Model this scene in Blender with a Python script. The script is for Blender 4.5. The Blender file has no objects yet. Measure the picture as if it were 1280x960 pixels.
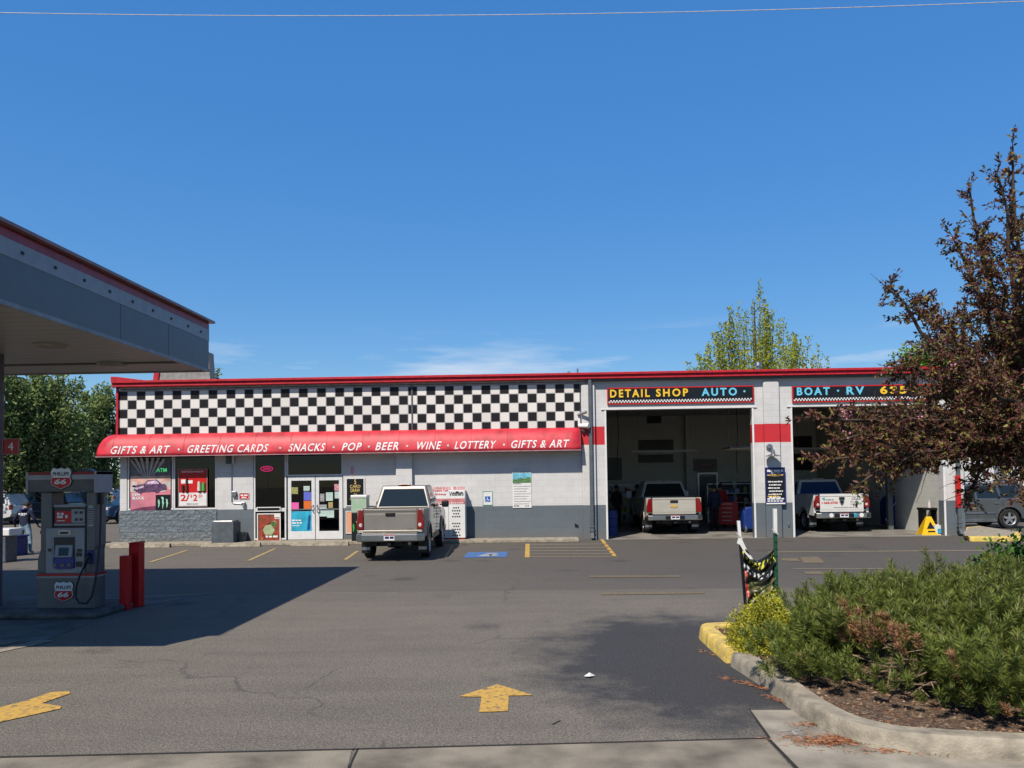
import bpy, math, random
import numpy as np
from mathutils import Vector, Matrix
random.seed(7); RNG = np.random.default_rng(7)
scene = bpy.context.scene; COL = scene.collection
# ------------------------------------------------------------------ camera
F_, CX, CY, CAMH = 1000., 640., 566., 2.05
yaw, pitch, roll = math.radians(1.77), math.atan(.034), math.radians(.775)
fw = np.array([-math.sin(yaw)*math.cos(pitch), math.cos(yaw)*math.cos(pitch), math.sin(pitch)])
rt0 = np.array([math.cos(yaw), math.sin(yaw), 0.]); up0 = np.cross(rt0, fw)
rt = math.cos(roll)*rt0-math.sin(roll)*up0; up = math.sin(roll)*rt0+math.cos(roll)*up0
CAM = np.array([0, 0, CAMH])
cd = bpy.data.cameras.new('camera'); cam = bpy.data.objects.new('camera', cd); COL.objects.link(cam)
cam.matrix_world = Matrix(((rt[0], up[0], -fw[0], 0), (rt[1], up[1], -fw[1], 0), (rt[2], up[2], -fw[2], CAMH), (0, 0, 0, 1)))
cd.lens = 36*F_/1280; cd.sensor_width = 36; cd.sensor_fit = 'HORIZONTAL'; cd.shift_y = (CY-480)/1280
cd.clip_end = 3000; cd.clip_start = .1
scene.camera = cam
scene.render.resolution_x = 1024; scene.render.resolution_y = 768
# ------------------------------------------------------------------ sky and sun
SUN = Vector((-.37, -.76, 1.0)).normalized()
SUN_EL = math.asin(SUN.z); SUN_AZ = math.atan2(SUN.x, SUN.y)
world = bpy.data.worlds.new('World'); scene.world = world; world.use_nodes = True
wn, wl = world.node_tree.nodes, world.node_tree.links
bgn = wn['Background']; bgn.inputs[1].default_value = .093
sky = wn.new('ShaderNodeTexSky'); sky.sky_type = 'NISHITA'; sky.sun_disc = False
sky.sun_elevation = SUN_EL; sky.sun_rotation = SUN_AZ; sky.altitude = 900; sky.air_density = 1.0; sky.dust_density = .35; sky.ozone_density = 4.0
tcw = wn.new('ShaderNodeTexCoord'); mpw = wn.new('ShaderNodeMapping'); mpw.inputs['Scale'].default_value = (2.2, 2.2, 16)
nzw = wn.new('ShaderNodeTexNoise'); nzw.inputs['Scale'].default_value = 2.0; nzw.inputs['Detail'].default_value = 7; nzw.inputs['Roughness'].default_value = .55
wl.new(tcw.outputs['Generated'], mpw.inputs[0]); wl.new(mpw.outputs[0], nzw.inputs['Vector'])
crw = wn.new('ShaderNodeValToRGB'); crw.color_ramp.elements[0].position = .53; crw.color_ramp.elements[1].position = .82
wl.new(nzw.outputs['Fac'], crw.inputs[0])
sxw = wn.new('ShaderNodeSeparateXYZ'); wl.new(tcw.outputs['Generated'], sxw.inputs[0])
bdw = wn.new('ShaderNodeValToRGB'); e = bdw.color_ramp.elements   # low band of thin cloud
e[0].position = .0; e[0].color = (1, 1, 1, 1); e[1].position = .195; e[1].color = (0, 0, 0, 1)
x = e.new(.145); x.color = (.9, .9, .9, 1)
wl.new(sxw.outputs['Z'], bdw.inputs[0])
mlw = wn.new('ShaderNodeMath'); mlw.operation = 'MULTIPLY'; wl.new(crw.outputs[0], mlw.inputs[0]); wl.new(bdw.outputs[0], mlw.inputs[1])
mxw = wn.new('ShaderNodeMixRGB'); mxw.inputs['Color2'].default_value = (5.0, 5.5, 6.3, 1)
# deep clear-sky colour: more saturation, flatter brightness from zenith to horizon
spw = wn.new('ShaderNodeSeparateColor'); spw.mode = 'HSV'; wl.new(sky.outputs[0], spw.inputs[0]); cbw = wn.new('ShaderNodeCombineColor'); cbw.mode = 'HSV'
def mw(op, a, b):
    x = wn.new('ShaderNodeMath'); x.operation = op; wl.new(a, x.inputs[0]); x.inputs[1].default_value = b; return x.outputs[0]
wl.new(spw.outputs[0], cbw.inputs[0]); wl.new(mw('MINIMUM', mw('MULTIPLY', spw.outputs[1], 1.25), .97), cbw.inputs[1]); wl.new(mw('MULTIPLY', mw('POWER', spw.outputs[2], .34), 2.84), cbw.inputs[2])
hsv = cbw
wl.new(mlw.outputs[0], mxw.inputs['Fac']); wl.new(cbw.outputs[0], mxw.inputs['Color1']); wl.new(mxw.outputs[0], bgn.inputs[0])
sl = bpy.data.lights.new('sun', 'SUN'); sl.energy = 4.8; sl.angle = math.radians(.53); sl.color = (1, .91, .79)
so = bpy.data.objects.new('sun', sl); COL.objects.link(so); so.rotation_euler = SUN.to_track_quat('Z', 'Y').to_euler()
scene.view_settings.view_transform = 'Standard'; scene.view_settings.look = 'None'
scene.view_settings.exposure = .64; scene.view_settings.gamma = 1; scene.view_settings.use_curve_mapping = False

# ------------------------------------------------------------------ survey: sight lines met with real planes
def ray(px, py): return rt*(px-CX)/F_+up*(CY-py)/F_+fw
def W(px, py, Y): d = ray(px, py); return CAM+d*(Y/d[1])
def G(px, py, Z=0.): d = ray(px, py); return CAM+d*((Z-CAMH)/d[2])
# ------------------------------------------------------------------ materials
def srgb(r, g, b):
    f = lambda c: (c/255/12.92) if c/255 <= .04045 else ((c/255+.055)/1.055)**2.4
    return (f(r), f(g), f(b))
def base(name):
    m = bpy.data.materials.new(name); m.use_nodes = True
    return m, m.node_tree.nodes, m.node_tree.links, m.node_tree.nodes['Principled BSDF']
def mat(name, c, rough=.6, metal=0., var=.12, vs=6., bump=.0, bs=60., coat=0., spec=.3, emit=0., tint=None):
    m, n, l, p = base(name)
    tc = n.new('ShaderNodeTexCoord')
    nz = n.new('ShaderNodeTexNoise'); nz.inputs['Scale'].default_value = vs; nz.inputs['Detail'].default_value = 6
    l.new(tc.outputs['Object'], nz.inputs['Vector'])
    mx = n.new('ShaderNodeMixRGB'); t = tint or tuple(max(0, v*(1-2*var)) for v in c)
    mx.inputs[1].default_value = (*t, 1); mx.inputs[2].default_value = (*[min(1, v*(1+var)) for v in c], 1)
    rp = n.new('ShaderNodeMapRange'); rp.inputs[1].default_value = .3; rp.inputs[2].default_value = .65
    l.new(nz.outputs['Fac'], rp.inputs[0]); l.new(rp.outputs[0], mx.inputs[0]); l.new(mx.outputs[0], p.inputs['Base Color'])
    p.inputs['Roughness'].default_value = rough; p.inputs['Metallic'].default_value = metal
    p.inputs['Specular IOR Level'].default_value = spec
    if coat: p.inputs['Coat Weight'].default_value = coat; p.inputs['Coat Roughness'].default_value = .06
    if bump:
        nb = n.new('ShaderNodeTexNoise'); nb.inputs['Scale'].default_value = bs; nb.inputs['Detail'].default_value = 5
        l.new(tc.outputs['Object'], nb.inputs['Vector'])
        b = n.new('ShaderNodeBump'); b.inputs['Strength'].default_value = bump; b.inputs['Distance'].default_value = .02
        l.new(nb.outputs['Fac'], b.inputs['Height']); l.new(b.outputs[0], p.inputs['Normal'])
    if emit: p.inputs['Emission Color'].default_value = (*c, 1); p.inputs['Emission Strength'].default_value = emit
    return m
def mth(n, l, op, a, b=None, c=None):
    x = n.new('ShaderNodeMath'); x.operation = op
    for i, v in enumerate((a, b, c)):
        if v is None: continue
        if isinstance(v, (int, float)): x.inputs[i].default_value = v
        else: l.new(v, x.inputs[i])
    return x.outputs[0]
def mix(n, l, fac, a, b, bt='MIX'):
    x = n.new('ShaderNodeMixRGB'); x.blend_type = bt
    for i, v in enumerate((fac, a, b)):
        if isinstance(v, (int, float)): x.inputs[i].default_value = v
        elif isinstance(v, tuple): x.inputs[i].default_value = (*v[:3], 1)
        else: l.new(v, x.inputs[i])
    return x.outputs[0]
def wall_mat(name, bands, block=(.406, .203), mortar=.006, rough_z=None, vary=.05, dirt=True):
    """painted concrete block; bands = [(z_top, colour), ...] from the ground up"""
    m, n, l, p = base(name)
    tc = n.new('ShaderNodeTexCoord'); sx = n.new('ShaderNodeSeparateXYZ'); l.new(tc.outputs['Object'], sx.inputs[0])
    cb = n.new('ShaderNodeCombineXYZ'); l.new(mth(n, l, 'ADD', sx.outputs['X'], sx.outputs['Y']), cb.inputs[0]); l.new(sx.outputs['Z'], cb.inputs[1])
    br = n.new('ShaderNodeTexBrick'); l.new(cb.outputs[0], br.inputs['Vector']); br.inputs['Scale'].default_value = 1
    br.inputs['Brick Width'].default_value = block[0]; br.inputs['Row Height'].default_value = block[1]; br.inputs['Mortar Size'].default_value = mortar
    br.inputs['Mortar Smooth'].default_value = .6; br.inputs['Bias'].default_value = 0
    br.inputs['Color1'].default_value = (1, 1, 1, 1); br.inputs['Color2'].default_value = (1-vary, 1-vary, 1-vary, 1); br.inputs['Mortar'].default_value = (.80, .80, .80, 1)
    col = None
    for zt, c in bands:
        if col is None: col = c; last = zt; continue
        col = mix(n, l, mth(n, l, 'GREATER_THAN', sx.outputs['Z'], last), col, c); last = zt
    nz = n.new('ShaderNodeTexNoise'); nz.inputs['Scale'].default_value = 1.6; nz.inputs['Detail'].default_value = 8; nz.inputs['Roughness'].default_value = .7
    l.new(tc.outputs['Object'], nz.inputs['Vector'])
    mr = n.new('ShaderNodeMapRange'); mr.inputs[1].default_value = .3; mr.inputs[2].default_value = .7; mr.inputs[3].default_value = .88; mr.inputs[4].default_value = 1.03
    l.new(nz.outputs['Fac'], mr.inputs[0])
    c2 = mix(n, l, 1., col, br.outputs['Color'], 'MULTIPLY'); c3 = mix(n, l, 1., c2, mr.outputs[0], 'MULTIPLY')
    if dirt:   # splash dirt at the foot of the wall
        dz = n.new('ShaderNodeMapRange'); dz.inputs[1].default_value = 0; dz.inputs[2].default_value = .35; dz.inputs[3].default_value = .5; dz.inputs[4].default_value = 0
        l.new(mth(n, l, 'ADD', sx.outputs['Z'], mth(n, l, 'MULTIPLY', nz.outputs['Fac'], -.2)), dz.inputs[0])
        c3 = mix(n, l, dz.outputs[0], c3, (.16, .15, .13))
    l.new(c3, p.inputs['Base Color']); p.inputs['Roughness'].default_value = .62
    nb = n.new('ShaderNodeTexNoise'); nb.inputs['Scale'].default_value = 9 if rough_z else 45; nb.inputs['Detail'].default_value = 8
    l.new(tc.outputs['Object'], nb.inputs['Vector'])
    h = mth(n, l, 'MULTIPLY_ADD', br.outputs['Fac'], -1.0, mth(n, l, 'MULTIPLY', nb.outputs['Fac'], 2.5 if rough_z else .35))
    b = n.new('ShaderNodeBump'); b.inputs['Strength'].default_value = .75 if rough_z else .35; b.inputs['Distance'].default_value = .03 if rough_z else .006
    l.new(h, b.inputs['Height']); l.new(b.outputs[0], p.inputs['Normal'])
    return m
def leaf_mat(name, c1, c2, c3=None, trans=.25, rough=.5):
    m, n, l, p = base(name)
    g = n.new('ShaderNodeNewGeometry'); cr = n.new('ShaderNodeValToRGB'); e = cr.color_ramp.elements
    e[0].color = (*c1, 1); e[1].color = (*c2, 1)
    if c3: x = e.new(.55); x.color = (*c3, 1)
    l.new(g.outputs['Random Per Island'], cr.inputs[0])
    nz = n.new('ShaderNodeTexNoise'); nz.inputs['Scale'].default_value = 1.3; nz.inputs['Detail'].default_value = 3
    l.new(n.new('ShaderNodeTexCoord').outputs['Object'], nz.inputs['Vector'])
    mr = n.new('ShaderNodeMapRange'); mr.inputs[1].default_value = .3; mr.inputs[2].default_value = .7; mr.inputs[3].default_value = .7; mr.inputs[4].default_value = 1.25
    l.new(nz.outputs['Fac'], mr.inputs[0]); cc = mix(n, l, 1., cr.outputs[0], mr.outputs[0], 'MULTIPLY')
    l.new(cc, p.inputs['Base Color']); p.inputs['Roughness'].default_value = rough; p.inputs['Specular IOR Level'].default_value = .22
    tr = n.new('ShaderNodeBsdfTranslucent'); l.new(cc, tr.inputs[0]); ms = n.new('ShaderNodeMixShader'); ms.inputs[0].default_value = trans
    l.new(p.outputs[0], ms.inputs[1]); l.new(tr.outputs[0], ms.inputs[2]); l.new(ms.outputs[0], n['Material Output'].inputs[0])
    return m
def glass_mat(name, tint, tr=.3):
    m, n, l, p = base(name)
    t = n.new('ShaderNodeBsdfTransparent'); t.inputs[0].default_value = (*[v*tr for v in tint], 1)
    g = n.new('ShaderNodeBsdfGlossy'); g.inputs['Roughness'].default_value = .02; g.inputs[0].default_value = (.55, .58, .6, 1)
    fr = n.new('ShaderNodeFresnel'); fr.inputs[0].default_value = 1.5; ms = n.new('ShaderNodeMixShader')
    l.new(fr.outputs[0], ms.inputs[0]); l.new(t.outputs[0], ms.inputs[1]); l.new(g.outputs[0], ms.inputs[2]); l.new(ms.outputs[0], n['Material Output'].inputs[0])
    return m

WHITE = (.68, .675, .67); SLATE = (.12, .15, .175); RED = (.62, .012, .022)
MT = {}
MT['wall'] = wall_mat('painted_block', [(1.17, SLATE), (9, WHITE)])
MT['pillar'] = wall_mat('painted_block_red_band', [(1.17, SLATE), (3.20, WHITE), (3.82, RED), (9, WHITE)])
MT['rough_block'] = wall_mat('split_face_block', [(9, (.15, .19, .22))], rough_z=True, mortar=.012, vary=.2)
MT['inner'] = wall_mat('inner_block', [(9, (.74, .74, .68))], dirt=False)
MT['red_metal'] = mat('red_trim_metal', (.50, .015, .03), .6, var=.12, spec=.25)
MT['awning'] = mat('awning_vinyl', (.55, .032, .05), .5, var=.3, vs=2.6, tint=(.40, .022, .035), bump=.12, bs=9)
MT['dark_grey'] = mat('dark_grey_paint', (.10, .12, .135), .5)
MT['white'] = mat('white_paint', (.78, .78, .77), .45, var=.04)
MT['white_metal'] = mat('white_aluminium', (.72, .73, .74), .35, var=.04)
MT['black'] = mat('black_plastic', (.012, .012, .013), .4)
MT['gloss_black'] = mat('sign_black', (.010, .012, .016), .3)
MT['rubber'] = mat('rubber', (.018, .018, .018), .8)
MT['chrome'] = mat('chrome', (.62, .61, .59), .3, 1., var=.03)
MT['steel'] = mat('galvanised', (.42, .43, .45), .35, .9)
MT['alloy'] = mat('alloy', (.62, .62, .63), .3, .8)
MT['yellow'] = mat('yellow_plastic', (.85, .50, .012), .4, var=.05)
MT['text_yellow'] = mat('yellow_letters', (.92, .58, .04), .4, var=.02)
MT['text_blue'] = mat('blue_letters', (.16, .62, .86), .4, var=.02)
MT['text_white'] = mat('white_letters', (.85, .85, .84), .45, var=.02)
MT['gold'] = mat('gold_letters', (.65, .42, .10), .4, var=.02)
MT['red'] = mat('red_paint', (.60, .015, .015), .4, var=.06)
MT['bollard_red'] = mat('bollard_red', (.72, .006, .010), .42, var=.14, vs=9, bump=.15)
MT['green'] = mat('green_paint', (.05, .45, .08), .5, var=.04)
MT['blue'] = mat('blue_paint', (.02, .12, .50), .4, var=.06)
MT['navy'] = mat('navy_print', (.012, .02, .12), .4, var=.06)
MT['cyan'] = mat('cyan_print', (.04, .42, .62), .35, var=.2, vs=3)
MT['pink'] = mat('pink_paper', (.85, .12, .42), .6, var=.03)
MT['orange'] = mat('orange_paper', (.75, .16, .02), .6, var=.03)
MT['violet'] = mat('blue_paper', (.12, .16, .65), .6, var=.03)
MT['paper'] = mat('pale_paper', (.55, .72, .66), .6, var=.04)
MT['grey_print'] = mat('grey_print', (.28, .28, .29), .6)
MT['concrete'] = mat('concrete', (.245, .215, .165), .85, var=.25, vs=2.2, bump=.35, bs=70)
MT['kerb'] = mat('kerb_concrete', (.35, .31, .24), .85, var=.2, vs=7, bump=.5, bs=45)
MT['kerb_yellow'] = mat('kerb_yellow', (.80, .57, .12), .7, var=.14, vs=8, bump=.4, bs=45, tint=(.42, .33, .14))
MT['bark'] = mat('bark', (.085, .06, .045), .9, bump=.8, bs=40, vs=12)
MT['dry_wood'] = mat('dry_branch', (.30, .22, .15), .85, bump=.4, bs=60)
MT['glass'] = glass_mat('store_glass', (.55, .6, .62), .32)
MT['car_glass'] = mat('car_glass', (.014, .021, .023), .06, var=0, spec=.6)
MT['blue_glass'] = mat('tinted_glass', (.014, .07, .20), .06, var=.05, spec=.9)
MT['tail_red'] = mat('tail_lens', (.22, .004, .006), .12, var=.1, coat=.6)
MT['lens_white'] = mat('lens_clear', (.6, .55, .55), .15, coat=.5)

# ------------------------------------------------------------------ mesh kit
class MB:
    def __init__(s): s.v = []; s.f = []; s.m = []; s.mi = 0
    def add(s, vs, fs):
        o = len(s.v); s.v += [tuple(float(c) for c in v) for v in vs]
        for f in fs: s.f.append([i+o for i in f]); s.m.append(s.mi)
        return s
    def box(s, x0, x1, y0, y1, z0, z1):
        if x0 > x1: x0, x1 = x1, x0
        if y0 > y1: y0, y1 = y1, y0
        if z0 > z1: z0, z1 = z1, z0
        return s.add([(x0, y0, z0), (x1, y0, z0), (x1, y1, z0), (x0, y1, z0), (x0, y0, z1), (x1, y0, z1), (x1, y1, z1), (x0, y1, z1)],
                     [(0, 3, 2, 1), (4, 5, 6, 7), (0, 1, 5, 4), (1, 2, 6, 5), (2, 3, 7, 6), (3, 0, 4, 7)])
    def hexa(s, b, t):   # bottom ring and top ring of four points each
        return s.add(list(b)+list(t), [(0, 3, 2, 1), (4, 5, 6, 7), (0, 1, 5, 4), (1, 2, 6, 5), (2, 3, 7, 6), (3, 0, 4, 7)])
    def prism(s, poly, axis, a, b):   # closed outline extruded along an axis; outline coords fill the other two in order
        def mk(p, t): return {'x': (t, p[0], p[1]), 'y': (p[0], t, p[1]), 'z': (p[0], p[1], t)}[axis]
        n = len(poly); ar = sum(poly[i][0]*poly[(i+1) % n][1]-poly[(i+1) % n][0]*poly[i][1] for i in range(n))
        q = list(poly) if ar > 0 else list(poly)[::-1]
        vs = [mk(p, a) for p in q]+[mk(p, b) for p in q]
        sd = [(i, (i+1) % n, n+(i+1) % n, n+i) for i in range(n)]; c0 = list(range(n))[::-1]; c1 = list(range(n, 2*n))
        fs = sd+[c0, c1]
        if (axis == 'y') != (a > b): fs = [tuple(f[::-1]) for f in fs]
        return s.add(vs, fs)
    def tube(s, pts, r, n=8, cap=True):
        pts = [Vector(p) for p in pts]; rs = r if isinstance(r, (list, tuple)) else [r]*len(pts)
        vs = []; ref = None
        for i, p in enumerate(pts):
            t = (pts[min(i+1, len(pts)-1)]-pts[max(i-1, 0)]).normalized()
            if ref is None: ref = Vector((0, 0, 1)) if abs(t.z) < .9 else Vector((1, 0, 0))
            u = t.cross(ref).normalized(); w = u.cross(t).normalized(); ref = w
            for k in range(n):
                a = 2*math.pi*k/n; vs.append(p+(u*math.cos(a)+w*math.sin(a))*rs[i])
        fs = [(i*n+k, i*n+(k+1) % n, (i+1)*n+(k+1) % n, (i+1)*n+k) for i in range(len(pts)-1) for k in range(n)]
        fs = [f[::-1] for f in fs]
        if cap: fs += [tuple(range(n)), tuple(range((len(pts)-1)*n, len(pts)*n))[::-1]]
        return s.add(vs, fs)
    def cyl(s, p0, p1, r0, r1=None, n=16): return s.tube([p0, p1], [r0, r0 if r1 is None else r1], n)
    def lathe(s, prof, c, axis='z', n=24):   # prof = [(radius, along)]
        vs = []
        for r, h in prof:
            for k in range(n):
                a = 2*math.pi*k/n; q = (r*math.cos(a), r*math.sin(a))
                vs.append({'z': (c[0]+q[0], c[1]+q[1], c[2]+h), 'x': (c[0]+h, c[1]+q[0], c[2]+q[1]), 'y': (c[0]+q[0], c[1]+h, c[2]+q[1])}[axis])
        m = len(prof)
        return s.add(vs, [(i*n+k, i*n+(k+1) % n, (i+1)*n+(k+1) % n, (i+1)*n+k) for i in range(m-1) for k in range(n)])
    def quad(s, a, b, c, d): return s.add([a, b, c, d], [(0, 1, 2, 3)])
    def build(s, name, m, parent=None, bevel=0, smooth=False, seg=2, loc=None):
        me = bpy.data.meshes.new(name); me.from_pydata(s.v, [], s.f)
        for mm in (m if isinstance(m, (list, tuple)) else [m]): me.materials.append(MT[mm] if isinstance(mm, str) else mm)
        if isinstance(m, (list, tuple)): me.polygons.foreach_set('material_index', s.m)
        me.update()
        o = bpy.data.objects.new(name, me); COL.objects.link(o)
        if parent: o.parent = parent
        if loc is not None: o.location = loc
        if smooth:
            me.polygons.foreach_set('use_smooth', [True]*len(me.polygons))
            try: me.set_sharp_from_angle(angle=math.radians(38))
            except Exception: pass
        if bevel:
            b = o.modifiers.new('bevel', 'BEVEL'); b.width = bevel; b.segments = seg; b.limit_method = 'ANGLE'; b.angle_limit = math.radians(35)
            b.harden_normals = False
        return o
def tag(o, label=None, cat=None, group=None, kind=None):
    if label: o['label'] = label
    if cat: o['category'] = cat
    if group: o['group'] = group
    if kind: o['kind'] = kind
    return o
def thing(name, label, cat, loc=(0, 0, 0), rz=0, group=None):
    o = bpy.data.objects.new(name, None); COL.objects.link(o); o.location = loc; o.rotation_euler = (0, 0, rz); o.empty_display_size = .2
    return tag(o, label, cat, group)
def copy_tree(o, parent=None):
    c = o.copy(); COL.objects.link(c); c.parent = parent
    for ch in [q for q in bpy.data.objects if q.parent == o]: copy_tree(ch, c)
    return c
_tc = {}
def text_data(s, bold=.0, spacing=1.0):
    k = (s, bold, spacing)
    if k in _tc: return _tc[k]
    cu = bpy.data.curves.new('t', 'FONT'); cu.body = s; cu.size = 1; cu.offset = bold; cu.extrude = .02; cu.resolution_u = 3; cu.space_character = spacing
    o = bpy.data.objects.new('t', cu); COL.objects.link(o); dg = bpy.context.evaluated_depsgraph_get()
    me = bpy.data.meshes.new_from_object(o.evaluated_get(dg))
    v = np.array([q.co[:] for q in me.vertices]); f = [list(p.vertices) for p in me.polygons]
    bpy.data.objects.remove(o); bpy.data.curves.remove(cu); bpy.data.meshes.remove(me)
    v[:, :2] -= v[:, :2].min(0); _tc[k] = (v, f); return _tc[k]
def letter(mb, s, x0, z0, h, y, w=None, shear=0, bold=.0, dep=.006, deform=None, spacing=1.0, cx=False, mirror=False):
    """capitals h tall, baseline at z0, facing -Y, front face at y"""
    v, f = text_data(s, bold, spacing); v = v.copy(); ext = v[:, :2].max(0)
    sy = h/ext[1]; sxx = (w/ext[0]) if w else sy
    X = v[:, 0]*sxx; Z = v[:, 1]*sy; X = X+shear*Z; Y = (v[:, 2].max()-v[:, 2])/.04*dep+y
    if cx: X -= X.max()/2
    P = [(x0+a, b, z0+c) for a, b, c in zip(X, Y, Z)]
    if deform: P = [deform(*p) for p in P]
    mb.add(P, f); return mb
def scrib(mb, x0, x1, z, h, y, dep=.004, seed=0):
    r = random.Random(seed); x = x0
    while x < x1-h*.5:
        w = min(x1-x, h*r.uniform(.8, 2.6)); mb.box(x, x+w, y, y+dep, z, z+h*r.uniform(.75, 1)); x += w+h*r.uniform(.3, .5)
    return mb
def wloc(o):
    p = Vector((0, 0, 0))
    while o: p += o.location; o = o.parent
    return p
def WB(mb, name, m, parent=None, base_at=None, **k):
    """build from world coordinates, origin at the parent's or at base_at"""
    o = wloc(parent) if parent else Vector(base_at or (0, 0, 0))
    mb.v = [(a-o.x, b-o.y, c-o.z) for a, b, c in mb.v]
    r = mb.build(name, m, parent, **k)
    if not parent: r.location = o
    return r
def RX(x0, y0, x1, y1, Y):   # pixel rectangle -> x0, x1, z0, z1 on the upright plane Y
    a = W(x0, y1, Y); b = W(x1, y0, Y); return a[0], b[0], a[2], b[2]
YW = 27.2
# ================================================================== GROUND
def ground_mats():
    m, n, l, p = base('asphalt'); tc = n.new('ShaderNodeTexCoord'); O = tc.outputs['Object']
    def noise(s, d=6, r=.6, vec=O):
        x = n.new('ShaderNodeTexNoise'); x.inputs['Scale'].default_value = s; x.inputs['Detail'].default_value = d; x.inputs['Roughness'].default_value = r; l.new(vec, x.inputs['Vector']); return x.outputs['Fac']
    def rng(v, a, b, c=0, d=1):
        x = n.new('ShaderNodeMapRange'); l.new(v, x.inputs[0]); x.inputs[1].default_value = a; x.inputs[2].default_value = b; x.inputs[3].default_value = c; x.inputs[4].default_value = d; return x.outputs[0]
    big = rng(noise(.22, 5), .35, .65); mid = rng(noise(1.6, 7, .7), .3, .7)
    mp = n.new('ShaderNodeMapping'); mp.inputs['Scale'].default_value = (.35, 2.2, 1); l.new(O, mp.inputs[0]); streak = rng(noise(1.1, 6, .65, mp.outputs[0]), .35, .7)
    fine = mth(n, l, 'ADD', mth(n, l, 'MULTIPLY', noise(110, 3, .8), .5), mth(n, l, 'MULTIPLY', noise(42, 2, .6), .5)); vor = n.new('ShaderNodeTexVoronoi'); vor.inputs['Scale'].default_value = 95; l.new(O, vor.inputs['Vector'])
    c = mix(n, l, big, (.180, .156, .123), (.226, .197, .152)); c = mix(n, l, mth(n, l, 'MULTIPLY', mid, .5), c, (.135, .122, .102)); c = mix(n, l, mth(n, l, 'MULTIPLY', streak, .65), c, (.245, .215, .17))
    # old sealed patch, dark with ragged edges
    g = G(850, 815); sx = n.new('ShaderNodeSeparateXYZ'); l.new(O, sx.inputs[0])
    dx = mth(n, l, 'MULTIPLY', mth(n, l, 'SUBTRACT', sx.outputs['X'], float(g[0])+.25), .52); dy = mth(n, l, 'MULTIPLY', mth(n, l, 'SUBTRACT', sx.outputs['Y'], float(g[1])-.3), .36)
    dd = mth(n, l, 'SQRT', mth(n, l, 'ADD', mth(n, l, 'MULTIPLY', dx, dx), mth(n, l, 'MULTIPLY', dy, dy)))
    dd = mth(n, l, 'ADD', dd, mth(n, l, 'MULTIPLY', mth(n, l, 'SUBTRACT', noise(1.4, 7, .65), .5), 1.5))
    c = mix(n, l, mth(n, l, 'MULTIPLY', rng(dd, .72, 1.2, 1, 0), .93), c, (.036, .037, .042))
    # band of newer asphalt before the garage bays, oil marks
    nb = mth(n, l, 'ADD', sx.outputs['Y'], mth(n, l, 'MULTIPLY', noise(.5), 2.5))
    c = mix(n, l, mth(n, l, 'MULTIPLY', mth(n, l, 'MULTIPLY', rng(nb, 14.2, 19, 0, 1), rng(sx.outputs['X'], -6, 4, .25, .8)), .8), c, (.080, .071, .062))
    ym = mth(n, l, 'ADD', sx.outputs['Y'], mth(n, l, 'MULTIPLY', noise(2.2), .10)); c = mix(n, l, mth(n, l, 'MULTIPLY', mth(n, l, 'MULTIPLY', rng(ym, float(G(560, 738)[1]), float(G(560, 738)[1])+.06), rng(sx.outputs['X'], -9, 2, .3, 1)), .45), c, (.088, .078, .068))
    ol = n.new('ShaderNodeTexVoronoi'); ol.inputs['Scale'].default_value = .55; ol.inputs['Randomness'].default_value = 1; l.new(O, ol.inputs['Vector'])
    c = mix(n, l, rng(mth(n, l, 'ADD', ol.outputs['Distance'], mth(n, l, 'MULTIPLY', noise(9), .25)), .19, .33, .6, 0), c, (.04, .038, .036))
    # thin cracks and the paving joint
    cv = n.new('ShaderNodeTexVoronoi'); cv.feature = 'DISTANCE_TO_EDGE'; cv.inputs['Scale'].default_value = .16
    wv = n.new('ShaderNodeVectorMath'); wv.operation = 'ADD'; l.new(O, wv.inputs[0]); nc = n.new('ShaderNodeTexNoise'); nc.inputs['Scale'].default_value = 1.1; nc.inputs['Detail'].default_value = 8; l.new(O, nc.inputs['Vector']); l.new(nc.outputs['Color'], wv.inputs[1]); l.new(wv.outputs[0], cv.inputs['Vector'])
    crk = mth(n, l, 'MULTIPLY', rng(cv.outputs['Distance'], .001, .0045, 1, 0), rng(noise(.45), .46, .56))
    jy = mth(n, l, 'ABSOLUTE', mth(n, l, 'SUBTRACT', mth(n, l, 'ADD', sx.outputs['Y'], mth(n, l, 'MULTIPLY', noise(2.2), .10)), float(G(560, 738)[1])))
    c = mix(n, l, mth(n, l, 'MULTIPLY', mth(n, l, 'MAXIMUM', crk, rng(jy, .01, .04, 1, 0)), .5), c, (.03, .03, .03))
    sp = rng(vor.outputs['Distance'], .0, .6, 1.5, .62); c = mix(n, l, 1., c, sp, 'MULTIPLY'); c = mix(n, l, 1., c, rng(fine, .36, .64, .5, 1.5), 'MULTIPLY')
    l.new(c, p.inputs['Base Color']); p.inputs['Roughness'].default_value = .88
    b = n.new('ShaderNodeBump'); b.inputs['Strength'].default_value = .6; b.inputs['Distance'].default_value = .008; l.new(mth(n, l, 'ADD', fine, vor.outputs['Distance']), b.inputs['Height']); l.new(b.outputs[0], p.inputs['Normal'])
    MT['asphalt'] = m
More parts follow.
